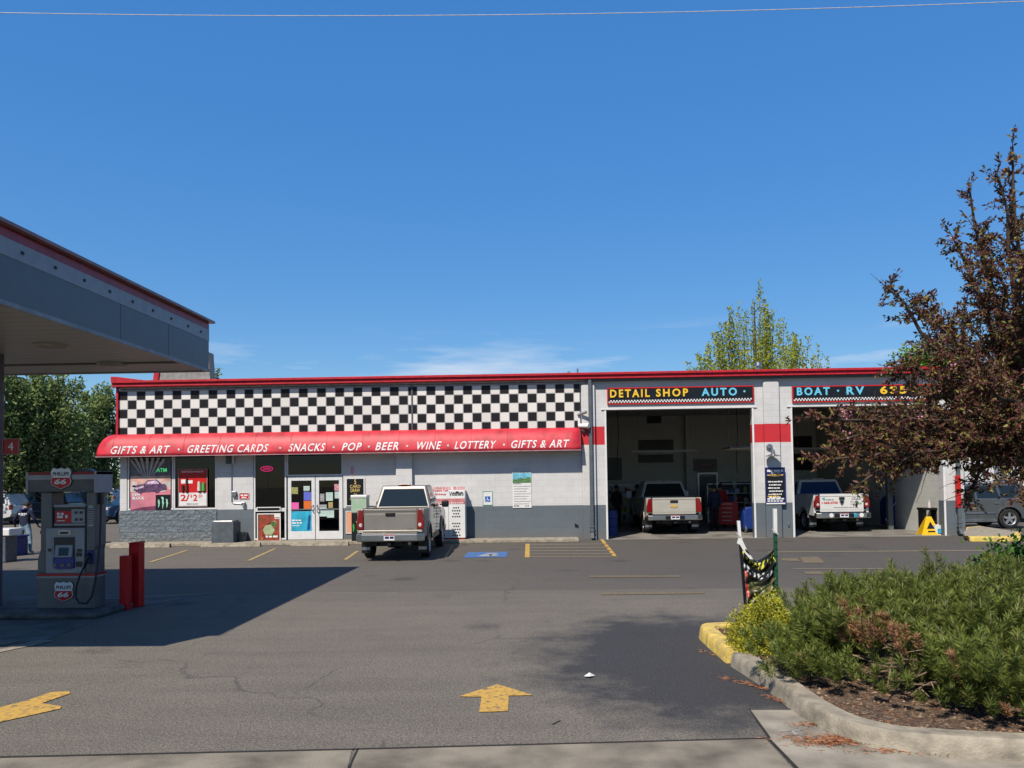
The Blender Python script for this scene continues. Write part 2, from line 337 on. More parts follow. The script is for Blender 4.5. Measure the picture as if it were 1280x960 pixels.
    # painted line, worn through
    def paint(name, col, lo, hi, under=(.10, .097, .09)):
        m, n, l, p = base(name); O = n.new('ShaderNodeTexCoord').outputs['Object']
        x = n.new('ShaderNodeTexNoise'); x.inputs['Scale'].default_value = 14; x.inputs['Detail'].default_value = 9; x.inputs['Roughness'].default_value = .75; l.new(O, x.inputs['Vector'])
        r = n.new('ShaderNodeMapRange'); r.inputs[1].default_value = lo; r.inputs[2].default_value = hi; l.new(x.outputs['Fac'], r.inputs[0])
        y = n.new('ShaderNodeTexNoise'); y.inputs['Scale'].default_value = 160; l.new(O, y.inputs['Vector']); r2 = n.new('ShaderNodeMapRange'); r2.inputs[1].default_value = .3; r2.inputs[2].default_value = .7; r2.inputs[3].default_value = .75; r2.inputs[4].default_value = 1.2; l.new(y.outputs['Fac'], r2.inputs[0])
        l.new(mix(n, l, 1., mix(n, l, r.outputs[0], under, col), r2.outputs[0], 'MULTIPLY'), p.inputs['Base Color']); p.inputs['Roughness'].default_value = .8; MT[name] = m
    paint('line_yellow', (.62, .37, .065), .37, .50); paint('line_worn', (.27, .185, .055), .42, .62); paint('line_blue', (.05, .16, .42), .3, .48); paint('line_white', (.45, .45, .43), .36, .52); paint('line_tan', (.50, .37, .13), .34, .55); paint('line_tan_dull', (.27, .22, .13), .35, .55)
    m, n, l, p = base('soil'); O = n.new('ShaderNodeTexCoord').outputs['Object']
    v = n.new('ShaderNodeTexVoronoi'); v.inputs['Scale'].default_value = 42; l.new(O, v.inputs['Vector']); cr = n.new('ShaderNodeValToRGB'); e = cr.color_ramp.elements
    e[0].color = (.05, .025, .015, 1); e[1].color = (.28, .20, .13, 1); q = e.new(.5); q.color = (.13, .075, .04, 1); sx2 = n.new('ShaderNodeSeparateColor'); l.new(v.outputs['Color'], sx2.inputs[0]); l.new(sx2.outputs[0], cr.inputs[0])
    l.new(cr.outputs[0], p.inputs['Base Color']); p.inputs['Roughness'].default_value = .95; b = n.new('ShaderNodeBump'); b.inputs['Strength'].default_value = 1; b.inputs['Distance'].default_value = .03; l.new(v.outputs['Distance'], b.inputs['Height']); l.new(b.outputs[0], p.inputs['Normal']); MT['soil'] = m
ground_mats()
tag(MB().quad((-1500, -300, -.02), (1500, -300, -.02), (1500, 2500, -.02), (-1500, 2500, -.02)).build('ground', MT['concrete']), kind='structure')
tag(MB().quad((-45, 2, 0), (45, 2, 0), (45, 75, 0), (-45, 75, 0)).build('parking_lot', MT['asphalt']), kind='structure')
def sheet(mb, poly, z):
    P = [G(*q) for q in poly]; n = len(P); a = sum(P[i][0]*P[(i+1) % n][1]-P[(i+1) % n][0]*P[i][1] for i in range(n))
    if a < 0: P = P[::-1]
    mb.add([(p[0], p[1], z) for p in P], [tuple(range(n))]); return mb
# concrete apron and gutter at the street, cast in panels with open joints
ap = MB()
P = lambda *q: [tuple(G(*p)) for p in q]
sheet(ap, [(-700, 963), (440, 937.5), (422, 1010), (-900, 1040)], .004)
sheet(ap, [(444, 937.3), (957, 924), (1000, 972), (1030, 1010), (428, 1010)], .004)
tag(ap.build('sidewalk', MT['concrete']), kind='structure')
ap = sheet(MB(), [(935, 888), (1000, 888), (1045, 922), (1300, 950), (1500, 975), (1500, 1020), (1036, 1010), (1003, 968), (962, 924)], .004)
tag(ap.build('gutter_pan', mat('gutter_concrete', (.33, .295, .235), .85, var=.2, vs=3, bump=.3)), kind='structure')
MT['tar'] = mat('joint_filler', (.03, .028, .026), .9)
jt = MB()
sheet(jt, [(-300, 953.2), (440, 936.6), (960, 922.9), (960, 924.2), (440, 938.2), (-300, 955.2)], .0075); sheet(jt, [(958, 923), (961.5, 923), (1012, 975), (1006, 975)], .0075); sheet(jt, [(935, 887.3), (937.5, 887.3), (963.5, 923), (960, 923)], .0075); sheet(jt, [(446, 937), (448.5, 937), (437, 962), (434, 962)], .0075)
tag(jt.build('pavement_joint', MT['tar']), kind='structure')
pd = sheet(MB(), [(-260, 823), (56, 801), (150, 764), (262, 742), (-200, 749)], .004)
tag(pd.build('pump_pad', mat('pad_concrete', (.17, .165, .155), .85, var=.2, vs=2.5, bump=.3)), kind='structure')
def marks(name, mt, polys, z=.008, smooth=0):
    mb = MB()
    for q in polys: sheet(mb, q, z)
    return tag(mb.build(name, MT[mt]), kind='structure')
marks('painted_arrow', 'line_yellow', [[(573, 871.5), (622, 856), (667, 870), (636, 870.5), (635, 890), (599, 891), (602, 872)]])
marks('painted_arrow', 'line_yellow', [[(-60, 900), (32, 877), (64, 866), (86, 865), (88, 867.5), (52, 880), (77, 884), (75, 887), (11, 901), (-60, 918)]])
marks('stall_lines', 'line_tan', [[(185, 703), (190, 703), (236, 688), (232, 688)], [(308, 701), (313, 701), (346, 686), (342, 686)], [(429, 700), (434, 700), (449, 689), (445, 689)], [(555, 697), (558, 697), (567, 682), (565, 682)]])
marks('stall_lines', 'line_yellow', [[(656, 697), (662, 697), (662, 680), (657, 680)], [(750, 674.2), (754, 674.2), (771, 695.5), (766, 696)]])
marks('hatch_lines', 'line_tan_dull', [[(662, y), (756+(y-676)*.62, y-.6), (756+(y-676)*.62, y+.2), (662, y+.8)] for y in (680.5, 684.5, 688.5, 692.5, 696)])
marks('stall_lines', 'line_worn', [[(738, 722), (850, 721.5), (850, 719.6), (738, 720)], [(752, 744), (880, 742.5), (880, 740.2), (752, 741.5)], [(975, 701), (1000, 702), (997, 698), (978, 698)], [(1004, 704), (1032, 704), (1022, 696), (1000, 697)], [(1008, 718), (1030, 718), (1026, 714.5), (1004, 715)]])
marks('lot_line', 'line_tan_dull', [[(960, 690.8), (1290, 688.6), (1290, 687.4), (960, 689.8)], [(1218, 671), (1222, 671), (1292, 690), (1286, 690)], [(990, 712), (1110, 711.6), (1110, 710.6), (990, 711.1)]])
marks('pad_lit_strip_and_seam', 'kerb', [[(-60, 826), (0, 812), (42, 802), (70, 800), (52, 805), (0, 816), (-60, 832)], [(-60, 815), (0, 803.5), (30, 801), (0, 807), (-60, 820)]]); marks('pad_lit_strip_and_seam', 'line_tan_dull', [[(176, 746), (262, 742), (262, 743.2), (176, 748)]])  # pale sheets paint in the lit concrete strip; the tan one is a seam
marks('chalk_mark', 'line_white', [[(975, 914), (1005, 913.4), (1005, 914.2), (975, 914.9)], [(988, 914), (991, 914), (1004, 926), (1000, 926)]])
marks('tyre_scuff', 'tar', [[(560+a, 790-a*.05), (564+a, 790-a*.05), (470+a*1.1, 826), (462+a*1.1, 826)] for a in ()]+[[(690, 906), (700, 901), (701, 901.5), (691, 906.6)]])
marks('accessible_stall_paint', 'line_blue', [[(579, 697.5), (633, 696.5), (635, 690), (585, 690.6)]])
marks('accessible_stall_symbol', 'line_white', [[(597, 695.8), (613, 695.6), (616, 693.6), (604, 693.6)], [(606, 693), (622, 692.6), (622, 691.6), (608, 691.8)], [(613, 695.6), (624, 694.6), (620, 693.2), (611, 693.4)]], .012)
# pale storefront walk and the slab in front of the bays
sw = MB(); a, b = G(141, 681)[0], W(722, 674, YW)[0]
sw.box(a+.1, b, YW-.95, YW-.02, 0, .10); tag(sw.build('storefront_walk', MT['kerb'], bevel=.015), kind='structure')
sl_ = MB(); sl_.quad((2.3, YW-.25, .006), (13.7, YW-.25, .006), (13.7, YW+13, .006), (2.3, YW+13, .006)); tag(sl_.build('garage_floor', mat('shop_floor', (.24, .225, .20), .6, var=.25, vs=1.2)), kind='structure')
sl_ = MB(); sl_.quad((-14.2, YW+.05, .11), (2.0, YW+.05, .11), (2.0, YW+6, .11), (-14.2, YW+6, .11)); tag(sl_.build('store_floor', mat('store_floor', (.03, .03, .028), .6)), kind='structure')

# ================================================================== BUILDING
B = thing('store_building', 'low white block convenience store with checkered fascia, red awning and two open garage bays', 'building', (0, YW, 0))
x_l = W(150, 600, YW)[0]; x_r = W(1205, 640, YW)[0]
bx0, bx1 = W(757, 600, YW)[0], W(942.5, 600, YW)[0]; cx0, cx1 = W(989.5, 600, YW)[0], W(1178, 600, YW)[0]
xs = W(735, 600, YW)[0]      # store / garage division
ZO, ZT, TH = 4.38, 5.36, .3
def seg(mb, x0, x1, z0, z1, y0=0., th=TH): mb.box(x0, x1, YW+y0, YW+y0+th, z0, z1)
wA, wB = W(158.5, 600, YW)[0], W(271, 600, YW)[0]; dA, dB = W(316.5, 600, YW)[0], W(429, 600, YW)[0]
ZH = 3.12
w = MB(); seg(w, x_l, wA, 1.17, ZT); seg(w, wB, dA, 0, ZT); seg(w, wA, wB, ZH, ZT); seg(w, dA, dB, ZH, ZT); seg(w, dB, xs, 0, ZT)
w.box(x_l, x_l+TH, YW+TH, YW+13, 0, ZT); w.box(x_l, xs, YW+12.7, YW+13, 0, ZT)
WB(w, 'wall', 'wall', B)
w = MB(); seg(w, x_l-.02, wB, 0, 1.17, -.03, .32); WB(w, 'lower_wall', 'rough_block', B)
w = MB(); p0, p1 = W(496, 600, YW)[0], W(516, 600, YW)[0]; seg(w, p0, p1, 0, 3.66, -.16, .155)
WB(w, 'pilaster', 'wall', B, bevel=.01)
w = MB(); seg(w, xs, bx0, 0, ZT, -.06, .36); seg(w, bx1, cx0, 0, ZT, -.06, .36); seg(w, cx1, x_r, 0, ZT, -.06, .36); seg(w, bx0, bx1, ZO, ZT, -.06, .36); seg(w, cx0, cx1, ZO, ZT, -.06, .36)
w.box(x_r-TH, x_r, YW+.30, YW+13, 0, ZT); w.box(xs, x_r, YW+12.7, YW+13, 0, ZT)
WB(w, 'garage_wall', 'pillar', B)
for a, b in ((W(728, 600, YW)[0], W(744.5, 600, YW)[0]), (W(955, 600, YW)[0], W(974.5, 600, YW)[0])):
    w = MB(); z1 = 5.26
    w.prism([(a, 0), (b, 0), (b, z1-.06), (b-.1, z1), (a+.1, z1), (a, z1-.06)], 'y', YW-.18, YW-.062); WB(w, 'pilaster', 'pillar', B, bevel=.012)
# white steel jamb angles and door-head rail
for x in (bx0-.0, bx1-.03, cx0-.0, cx1-.0): WB(MB().box(x-.01, x+.05, YW-.085, YW-.062, .01, ZO), 'door_jamb', 'white', B)
for a, b in ((bx0, bx1), (cx0, cx1)): WB(MB().box(a-.12, b+.12, YW-.10, YW-.062, ZO, ZO+.045), 'door_head', 'white', B)
# inside shell of the garage
w = MB(); w.box(xs-.1, xs+.2, YW+.31, YW+12.69, 0, ZT-.1); w.box(xs+.21, x_r-.31, YW+12.5, YW+12.69, 0, ZT-.1); w.box(x_r-.5, x_r-.31, YW+.31, YW+12.49, 0, ZT-.1)
w.box(xs+.21, x_r-.51, YW+.31, YW+12.49, ZT-.25, ZT-.1)
xc = W(857, 560, YW+12.2)[0]; w.box(xc, xc+.5, YW+12.1, YW+12.49, 0, ZT-.26); WB(w, 'inner_wall', 'inner', B)
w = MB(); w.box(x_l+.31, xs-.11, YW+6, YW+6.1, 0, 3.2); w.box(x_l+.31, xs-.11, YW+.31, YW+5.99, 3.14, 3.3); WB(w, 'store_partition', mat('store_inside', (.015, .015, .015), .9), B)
# roof, red trim and the grey flashing under it
w = MB(); w.box(x_l-.02, x_r+.02, YW-.1, YW+13.05, ZT+.002, 5.50); WB(w, 'roof', mat('roof_felt', (.5, .5, .5), .8), B)
w = MB(); w.box(x_l-.14, x_r+.14, YW-.30, YW-.105, 5.42, 5.60); w.box(x_l-.14, x_r+.14, YW-.36, YW-.301, 5.55, 5.63); w.box(x_l-.14, x_r+.14, YW-.33, YW-.301, 5.42, 5.465)
w.box(x_l-.14, x_l+.0, YW-.10, YW+13, 5.42, 5.62)
w.prism([(x_l-.16, 5.635), (x_l+1.0, 5.635), (x_l+.12, 5.76), (x_l-.16, 5.78)], 'y', YW-.34, YW-.14)
w.box(x_l-.06, x_l+.015, YW-.175, YW-.10, 3.75, 5.42)
WB(w, 'roof_trim', 'red_metal', B, bevel=.008)
w = MB(); w.box(xs, x_r+.08, YW-.22, YW-.062, 5.35, 5.418); WB(w, 'flashing', 'dark_grey', B)
for px in (366, 412, 487, 568, 596, 690, 768, 873, 975, 1080):
    q = W(px, 470, YW+.6); WB(MB().box(q[0]-.2, q[0]+.2, YW+.4, YW+.8, 5.5, 5.70), 'roof_block', 'white', B, bevel=.02)
for px, zt, r in ((711, 5.92, .05), (722, 6.02, .03), (948, 6.02, .07)):
    q = W(px, 465, YW+1.5); mb = MB().cyl((q[0], q[1], 5.4), (q[0], q[1], zt), r, r)
    if r > .06: mb.cyl((q[0], q[1], zt-.02), (q[0], q[1], zt+.1), .14, .12)
    WB(mb, 'roof_vent', 'steel', B, smooth=True)
q = W(831, 465, YW+2); WB(MB().lathe([(0, .26), (.12, .25), (.25, .2), (.26, .0)], (q[0], q[1], 5.5)), 'roof_vent', 'steel', B, smooth=True)
# checkered fascia: enamelled panels, 5 rows
def checker_mat():
    m, n, l, p = base('checker_panel'); sx = n.new('ShaderNodeSeparateXYZ'); l.new(n.new('ShaderNodeTexCoord').outputs['Object'], sx.inputs[0])
    cell = .3135; u = mth(n, l, 'DIVIDE', mth(n, l, 'SUBTRACT', sx.outputs['X'], float(x_l)), cell); v = mth(n, l, 'DIVIDE', mth(n, l, 'SUBTRACT', sx.outputs['Z'], 3.72), cell)
    k = mth(n, l, 'MODULO', mth(n, l, 'ADD', mth(n, l, 'ADD', mth(n, l, 'FLOOR', u), mth(n, l, 'FLOOR', v)), 20), 2)
    def edge(x): f = mth(n, l, 'FRACT', x); return mth(n, l, 'MINIMUM', f, mth(n, l, 'SUBTRACT', 1., f))
    g = mth(n, l, 'LESS_THAN', mth(n, l, 'MINIMUM', edge(u), edge(v)), .034)
    wn_ = n.new('ShaderNodeTexWhiteNoise'); cb = n.new('ShaderNodeCombineXYZ'); l.new(mth(n, l, 'FLOOR', u), cb.inputs[0]); l.new(mth(n, l, 'FLOOR', v), cb.inputs[1]); l.new(cb.outputs[0], wn_.inputs[0])
    mr = n.new('ShaderNodeMapRange'); mr.inputs[3].default_value = .9; mr.inputs[4].default_value = 1.04; l.new(wn_.outputs['Value'], mr.inputs[0])
    c = mix(n, l, k, (.016, .014, .016), (.82, .79, .75)); c = mix(n, l, g, c, (.42, .42, .42)); c = mix(n, l, 1., c, mr.outputs[0], 'MULTIPLY')
    l.new(c, p.inputs['Base Color']); p.inputs['Roughness'].default_value = .45; p.inputs['Specular IOR Level'].default_value = .18
    b = n.new('ShaderNodeBump'); b.inputs['Strength'].default_value = .5; b.inputs['Distance'].default_value = .005; b.invert = True; l.new(g, b.inputs['Height']); l.new(b.outputs[0], p.inputs['Normal']); return m
x_ck = W(724.5, 510, YW)[0]
w = MB(); w.box(x_l-.0, x_ck, YW-.10, YW-.002, 3.68, 5.33); ck = WB(w, 'checkered_panel', checker_mat(), B)
q = W(515.7, 510, YW)[0]; WB(MB().box(q-.025, q+.025, YW-.125, YW-.103, 3.7, 5.33), 'seam_strip', 'dark_grey', B)
WB(MB().box(x_l, x_ck, YW-.118, YW-.103, 5.275, 5.335), 'panel_rail', mat('grey_rail', (.33, .33, .34), .4), B)
# awning: convex quarter shell, returns round the left corner
DEP = .55; ZA, ZB = 3.80, 3.035
xa = x_l; xe = W(726, 556, YW-.5)[0]
prof = []   # (outward, z)
for k in range(13):
    t = k/12*math.pi/2*.93; prof.append((.10+(DEP-.10)*math.sin(t)/math.sin(math.pi/2*.93), ZB+(ZA-ZB)*(math.cos(t)-math.cos(math.pi/2*.93))/(1-math.cos(math.pi/2*.93))))
def aw_out(z):
    for (o0, z0), (o1, z1) in zip(prof, prof[1:]):
        if z1 <= z <= z0: return o0+(o1-o0)*(z0-z)/(z0-z1)
    return prof[-1][0] if z < ZB else prof[0][0]
w = MB(); vs = []; N = 49
for i in range(N+1):
    t = i/N
    for o, z in prof:
        x = (xa-o)+(xe-(xa-o))*t; sag = .010*math.sin(math.pi*((x-xa)/1.22 % 1))   # cloth sags a little between its bows
        vs.append((x, YW-o+sag*(o/DEP), z))
n_ = len(prof); w.add(vs, [(i*n_+k, i*n_+k+1, (i+1)*n_+k+1, (i+1)*n_+k) for i in range(N) for k in range(n_-1)])
vs = []
for i in range(9):
    for o, z in prof: vs.append((xa-o, YW-o+(6+o)*i/8, z))
w.add(vs, [(i*n_+k+1, i*n_+k, (i+1)*n_+k, (i+1)*n_+k+1) for i in range(8) for k in range(n_-1)])
w.add([(xe, YW-o, z) for o, z in prof]+[(xe, YW-.1, ZB)], [tuple(range(n_+1))])
aw = WB(w, 'awning', 'awning', B, smooth=True)
so_ = aw.modifiers.new('solid', 'SOLIDIFY'); so_.thickness = .012; so_.offset = -1
w = MB(); w.box(xa-DEP-.01, xe+.005, YW-DEP-.012, YW-DEP+.02, ZB-.03, ZB+.0); WB(w, 'hem', mat('awning_hem', (.45, .25, .27), .4), aw)
for k in range(15):
    x = xa+.0+1.22*k
    if x < xe: WB(MB().tube([(x, YW-o-.003, z) for o, z in prof], .007, 6), 'awning_bow', 'awning', aw)
w = MB()
AWL = mat('awning_letters', (.82, .80, .80), .5, var=.08, vs=6)
def onaw(x, y, z): return (x, YW-aw_out(z)-.004+y, z)
def aword(s, p0, p1):
    w = MB(); a = W(p0, 565, YW-DEP)[0]; b = W(p1, 565, YW-DEP)[0]; letter(w, s, a, ZB+.075, .265, 0, w=(b-a)*.93, shear=.25, bold=.014, deform=onaw, dep=.006, spacing=1.16); WB(w, 'lettering', AWL, aw)
for s, a, b in (('GIFTS & ART', 137, 215), ('GREETING CARDS', 233, 341), ('SNACKS', 360, 408), ('POP', 427, 452), ('BEER', 469, 500), ('WINE', 519, 552), ('LOTTERY', 568, 622), ('GIFTS & ART', 638, 715)): aword(s, a, b)
for px in (223, 350, 417, 461, 509, 560, 630):
    a = W(px, 560, YW-DEP)[0]; WB(MB().lathe([(0, -.004), (.035, -.004), (.035, .004)], (a, YW-aw_out(ZB+.2)-.004, ZB+.2), 'y', 10), 'dot', AWL, aw)

# windows
def window(px0, py0, px1, py1, ydep=.06, fr=.055, Y=YW, name='window', z0=None, z1=None):
    x0, x1, a, b = RX(px0, py0, px1, py1, Y)
    if z0 is not None: a = z0
    if z1 is not None: b = z1
    mb = MB(); y0, y1 = Y+ydep-.04, Y+ydep+.05
    mb.box(x0, x1, y0, y1, b-fr, b); mb.box(x0, x1, y0, y1, a, a+fr); mb.box(x0, x0+fr, y0, y1, a+fr, b-fr); mb.box(x1-fr, x1, y0, y1, a+fr, b-fr)
    f = WB(mb, name, 'white_metal', B, bevel=.005); pn = MB().box(x0+fr+.001, x1-fr-.001, Y+ydep, Y+ydep+.01, a+fr+.001, b-fr-.001)
    WB(pn, 'pane', 'glass', f); return f
window(159, 571, 216.3, 645, z0=1.18, z1=ZH-.005); window(216.5, 571, 270.5, 645, z0=1.18, z1=ZH-.005)
window(317, 566, 357.5, 640, z0=1.14, z1=ZH-.005); window(317, 641, 357.5, 680, z0=.11, z1=1.135)
window(358, 565, 428.5, 596, z0=2.28, z1=ZH-.005)
for k, (a, b) in enumerate(((359.5, 393.5), (394.3, 428))):
    x0, x1 = W(a, 640, YW)[0], W(b, 640, YW)[0]; f = .12; mb = MB(); y0, y1 = YW+.03, YW+.08; z0, z1 = .11, 2.265
    mb.box(x0, x1, y0, y1, z1-.14, z1); mb.box(x0, x1, y0, y1, z0, z0+.28); mb.box(x0, x0+f, y0, y1, z0+.28, z1-.14); mb.box(x1-f, x1, y0, y1, z0+.28, z1-.14)
    d = WB(mb, 'door', 'white_metal', B, bevel=.005)
    WB(MB().box(x0+f+.001, x1-f-.001, YW+.05, YW+.06, z0+.281, z1-.141), 'pane', 'glass', d)
    hx = x1-.06 if k == 0 else x0+.06
    WB(MB().tube([(hx, YW+.03, 1.05), (hx, YW-.04, 1.09), (hx+(.05 if k else -.05), YW-.06, 1.17), (hx, YW-.04, 1.25), (hx, YW+.03, 1.29)], .016, 8), 'handle', 'steel', d, smooth=True)
    WB(MB().box(x0+f, x1-f, YW+.02, YW+.048, 1.12, 1.16), 'push_bar', 'steel', d)
# downspouts
def downspout(px, z0=.25):
    x = W(px, 600, YW)[0]; w = MB(); w.box(x-.055, x+.055, YW-.30, YW-.20, z0, 5.40); w.prism([(YW-.30, z0), (YW-.20, z0), (YW-.34, z0-.2), (YW-.44, z0-.17)], 'x', x-.055, x+.055)
    w.box(x-.075, x+.075, YW-.31, YW-.19, .42, .47); w.box(x-.08, x+.08, YW-.31, YW-.19, .30, .33)
    return w
WB(downspout(738.5), 'downspout', 'dark_grey', B, bevel=.008)
w = downspout(1193); WB(w, 'downspout', 'dark_grey', B, bevel=.008)
x = W(1192.5, 610, YW)[0]; WB(MB().box(x-.065, x+.065, YW-.32, YW-.19, .95, 2.0), 'downspout_guard', 'red', B)
# pillar floodlight with round shade
x, _, z = W(966, 569, YW-.4); Lm = WB(MB().tube([(x-.05, YW-.18, 2.98), (x-.05, YW-.30, 3.02), (x-.02, YW-.40, 2.98), (x, YW-.42, z+.02)], .018, 8), 'wall_lamp', 'steel', B, smooth=True)
WB(MB().lathe([(0, .03), (.09, .03), (.11, -.03), (.0, -.04)], (x-.05, YW-.19, 3.03), 'y', 16), 'mount', 'steel', Lm, smooth=True)
WB(MB().lathe([(0, .22), (.05, .20), (.07, .06), (.25, .0), (.25, -.015), (.06, .03)], (x, YW-.44, z-.02), 'z', 24), 'lamp_shade', 'steel', Lm, smooth=True)
# cameras and lamp at the end of the fascia
x, _, z = W(726, 523, YW-.2); c = WB(MB().cyl((x-.05, YW-.12, z-.25), (x-.05, YW-.12, z+.12), .05, .05), 'security_camera', 'white', B, smooth=True)
WB(MB().cyl((x-.06, YW-.2, z-.25), (x+.26, YW-.42, z-.27), .075, .085), 'barrel', 'white', c, smooth=True, bevel=.01); WB(MB().cyl((x-.10, YW-.18, z+.12), (x+.18, YW-.36, z+.20), .045, .05), 'barrel', 'grey_print', c, smooth=True)
WB(MB().cyl((x+.02, YW-.16, z-.38), (x+.08, YW-.30, z-.44), .05, .05), 'barrel', 'steel', c, smooth=True)
# conduit, boxes and floodlight on the pier by the door
x0, _, z0 = W(290, 600, YW); z2 = 2.9; zc1 = W(290, 629, YW)[2]
cnd = WB(MB().tube([(x0, YW-.03, z2), (x0, YW-.03, zc1+.04), (x0+.05, YW-.03, zc1), (x0+.42, YW-.03, zc1)], .014, 6), 'conduit', 'steel', B, smooth=True)
for px, py, s in ((293.5, 617, .075), (305, 630, .06)):
    a, _, b = W(px, py, YW); WB(MB().box(a-s, a+s, YW-.11, YW-.004, b-s*1.1, b+s*1.1), 'junction_box', 'steel', cnd, bevel=.012)
a, _, b = W(287.5, 574, YW); fl = WB(MB().box(a-.09, a+.09, YW-.16, YW-.03, b-.16, b+.16), 'wall_lamp', 'dark_grey', B, bevel=.015); WB(MB().box(a+.10, a+.17, YW-.12, YW-.03, b-.17, b+.17), 'ballast', 'white_metal', fl, bevel=.01)
a, _, b = W(721, 656, YW); WB(MB().box(a-.07, a-.02, YW-.05, YW-.004, b-.04, b+.04).box(a+.0, a+.04, YW-.05, YW-.004, b-.06, b+.01), 'outlet', 'black', B)
a, _, b = W(985, 655, YW); WB(MB().box(a-.03, a+.03, YW-.10, YW-.062, b-.08, b+.05), 'doorbell', 'steel', B, bevel=.01)
# raised section of roof seen under the canopy tip
# inside the store: shelving seen through glass
for i, (px, w_) in enumerate(((185, 2.2), (245, 1.6), (340, 1.1), (410, 2.0))):
    q = W(px, 640, YW+2.6)[0]; s = thing('store_shelf', ['dark shelf unit behind the race poster window', 'dark shelf unit behind the drink price poster window', 'dark shelf unit behind the narrow window by the doors', 'dark shelf unit seen through the double doors'][i], 'shelf', (q, YW+2.6, .11), group='shelves inside the store')
    mb = MB()
    for z in (.1, .5, .9, 1.3): mb.box(-w_/2, w_/2, 0, .45, z, z+.03)
    mb.box(-w_/2, w_/2, .46, .5, 0, 1.7); mb.build('rack', 'grey_print', s)
    mb = MB(); r = random.Random(i)
    for z in (.13, .53, .93, 1.33):
        x = -w_/2+.03
        while x < w_/2-.12: d = r.uniform(.06, .13); mb.box(x, x+d, .05, .3, z, z+r.uniform(.14, .3)); x += d+.015
    mb.build('goods', mat('packaging', (.25, .12, .08), .5, var=.5, vs=9, tint=(.10, .25, .28)), s)
# ================================================================== SIGNS ON THE FACADE
def board(name, label, cat, px0, py0, px1, py1, Y, face, frame=None, fr=.03, th=.03, group=None, bevel=.004):
    """flat sign facing -Y: returns root, rect, front y"""
    x0, x1, z0, z1 = RX(px0, py0, px1, py1, Y)
    r = thing(name, label, cat, ((x0+x1)/2, Y, z0), 0, group)
    WB(MB().box(x0, x1, Y-th, Y, z0, z1), 'panel', face, r, bevel=bevel)
    if frame:
        mb = MB(); y0, y1 = Y-th-.012, Y-th-.001
        mb.box(x0, x1, y0, y1, z1-fr, z1).box(x0, x1, y0, y1, z0, z0+fr).box(x0, x0+fr, y0, y1, z0+fr, z1-fr).box(x1-fr, x1, y0, y1, z0+fr, z1-fr)
        WB(mb, 'frame', frame, r)
    return r, (x0, x1, z0, z1), Y-th-.001
def zig(mb, x0, x1, z, y, s=.05):
    k = 0; x = x0
    while x < x1-s:
        mb.box(x, x+s, y-.004, y, z+(s if k % 2 else 0)*.9, z+s*.9+(s if k % 2 else 0)*.9); x += s; k += 1
YG = YW-.065
r, (x0, x1, z0, z1), y = board('shop_sign', 'long black sign with yellow DETAIL SHOP and blue AUTO letters over the first bay', 'sign', 759, 482, 941.5, 506, YG, 'gloss_black', 'red', .035, .05)
def pxw(px, Y=YG-.05): return W(px, 495, Y)[0]
zb = z0+.235
for s, a, b in (('DETAIL', 762.5, 812), ('SHOP', 820, 860)):
    mb = MB(); letter(mb, s, pxw(a), zb, .27, y-.03, w=pxw(b)-pxw(a), bold=.03, dep=.03, spacing=1.38)
    WB(mb, 'lettering', 'text_yellow', r)
mb = letter(MB(), 'AUTO', pxw(877), zb, .27, y-.03, w=pxw(921)-pxw(877), bold=.03, dep=.03, spacing=1.38); q = pxw(930.5); WB(mb, 'lettering', 'text_blue', r); WB(MB().lathe([(0, -.02), (.035, -.02), (.035, 0)], (q, y, zb+.14), 'y', 12), 'dot', 'text_blue', r)
mb = MB(); zig(mb, x0+.05, x1-.05, z0+.055, y); WB(mb, 'checker_strip', 'text_white', r)
r, (x0, x1, z0, z1), y = board('shop_sign', 'long black sign with blue BOAT letters over the second bay, half behind the tree', 'sign', 990, 480, 1172, 503.5, YG, 'gloss_black', 'red', .035, .05)
zb = z0+.235
for s, a, b in (('BOAT', 996, 1037), ('RV', 1058, 1080)):
    mb = MB(); letter(mb, s, pxw(a), zb, .27, y-.03, w=pxw(b)-pxw(a), bold=.03, dep=.03, spacing=1.38); WB(mb, 'lettering', 'text_blue', r)
q = pxw(1047.5); WB(MB().lathe([(0, -.02), (.035, -.02), (.035, 0)], (q, y, zb+.14), 'y', 12), 'dot', 'text_blue', r)
WB(letter(MB(), '685-', pxw(1100), zb, .27, y-.03, w=pxw(1142)-pxw(1100), bold=.03, dep=.03, spacing=1.3), 'lettering', 'text_yellow', r)
mb = MB(); zig(mb, x0+.05, x1-.05, z0+.055, y); WB(mb, 'checker_strip', 'text_white', r)
# price board on the middle pillar
r, (x0, x1, z0, z1), y = board('price_board', 'tall blue and black price board on the pillar between the garage bays', 'sign', 957, 584, 981, 630.5, YW-.185, 'navy', None, .02, .02)
WB(MB().box(x0+.04, x1-.04, y-.004, y, z0+.22, z1-.30), 'price_panel', 'gloss_black', r)
mb = MB(); H_ = z1-z0
scrib(mb, x0+.07, x1-.07, z1-.15, .085, y-.004, seed=77); scrib(mb, x0+.2, x1-.12, z1-.20, .03, y-.004, seed=78)
for k in range(6): scrib(mb, x0+.09+.03*(k % 2), x1-.09-.04*(k % 3), z1-.50-.105*k, .045, y-.006, seed=k)
scrib(mb, x0+.06, x1-.06, z0+.16, .06, y-.004, seed=9); scrib(mb, x0+.06, x1-.10, z0+.09, .05, y-.004, seed=10); mb.box(x0+.02, x1-.02, y-.004, y, z0+.005, z0+.05)
WB(mb, 'lettering', 'text_white', r); mb = scrib(MB(), x0+.07, x1-.07, z1-.27, .035, y-.004, seed=30); scrib(mb, x0+.12, x1-.12, z1-.325, .035, y-.004, seed=31); scrib(mb, x0+.07, x1-.2, z0+.25, .04, y-.006, seed=32); WB(mb, 'lettering', 'text_yellow', r)
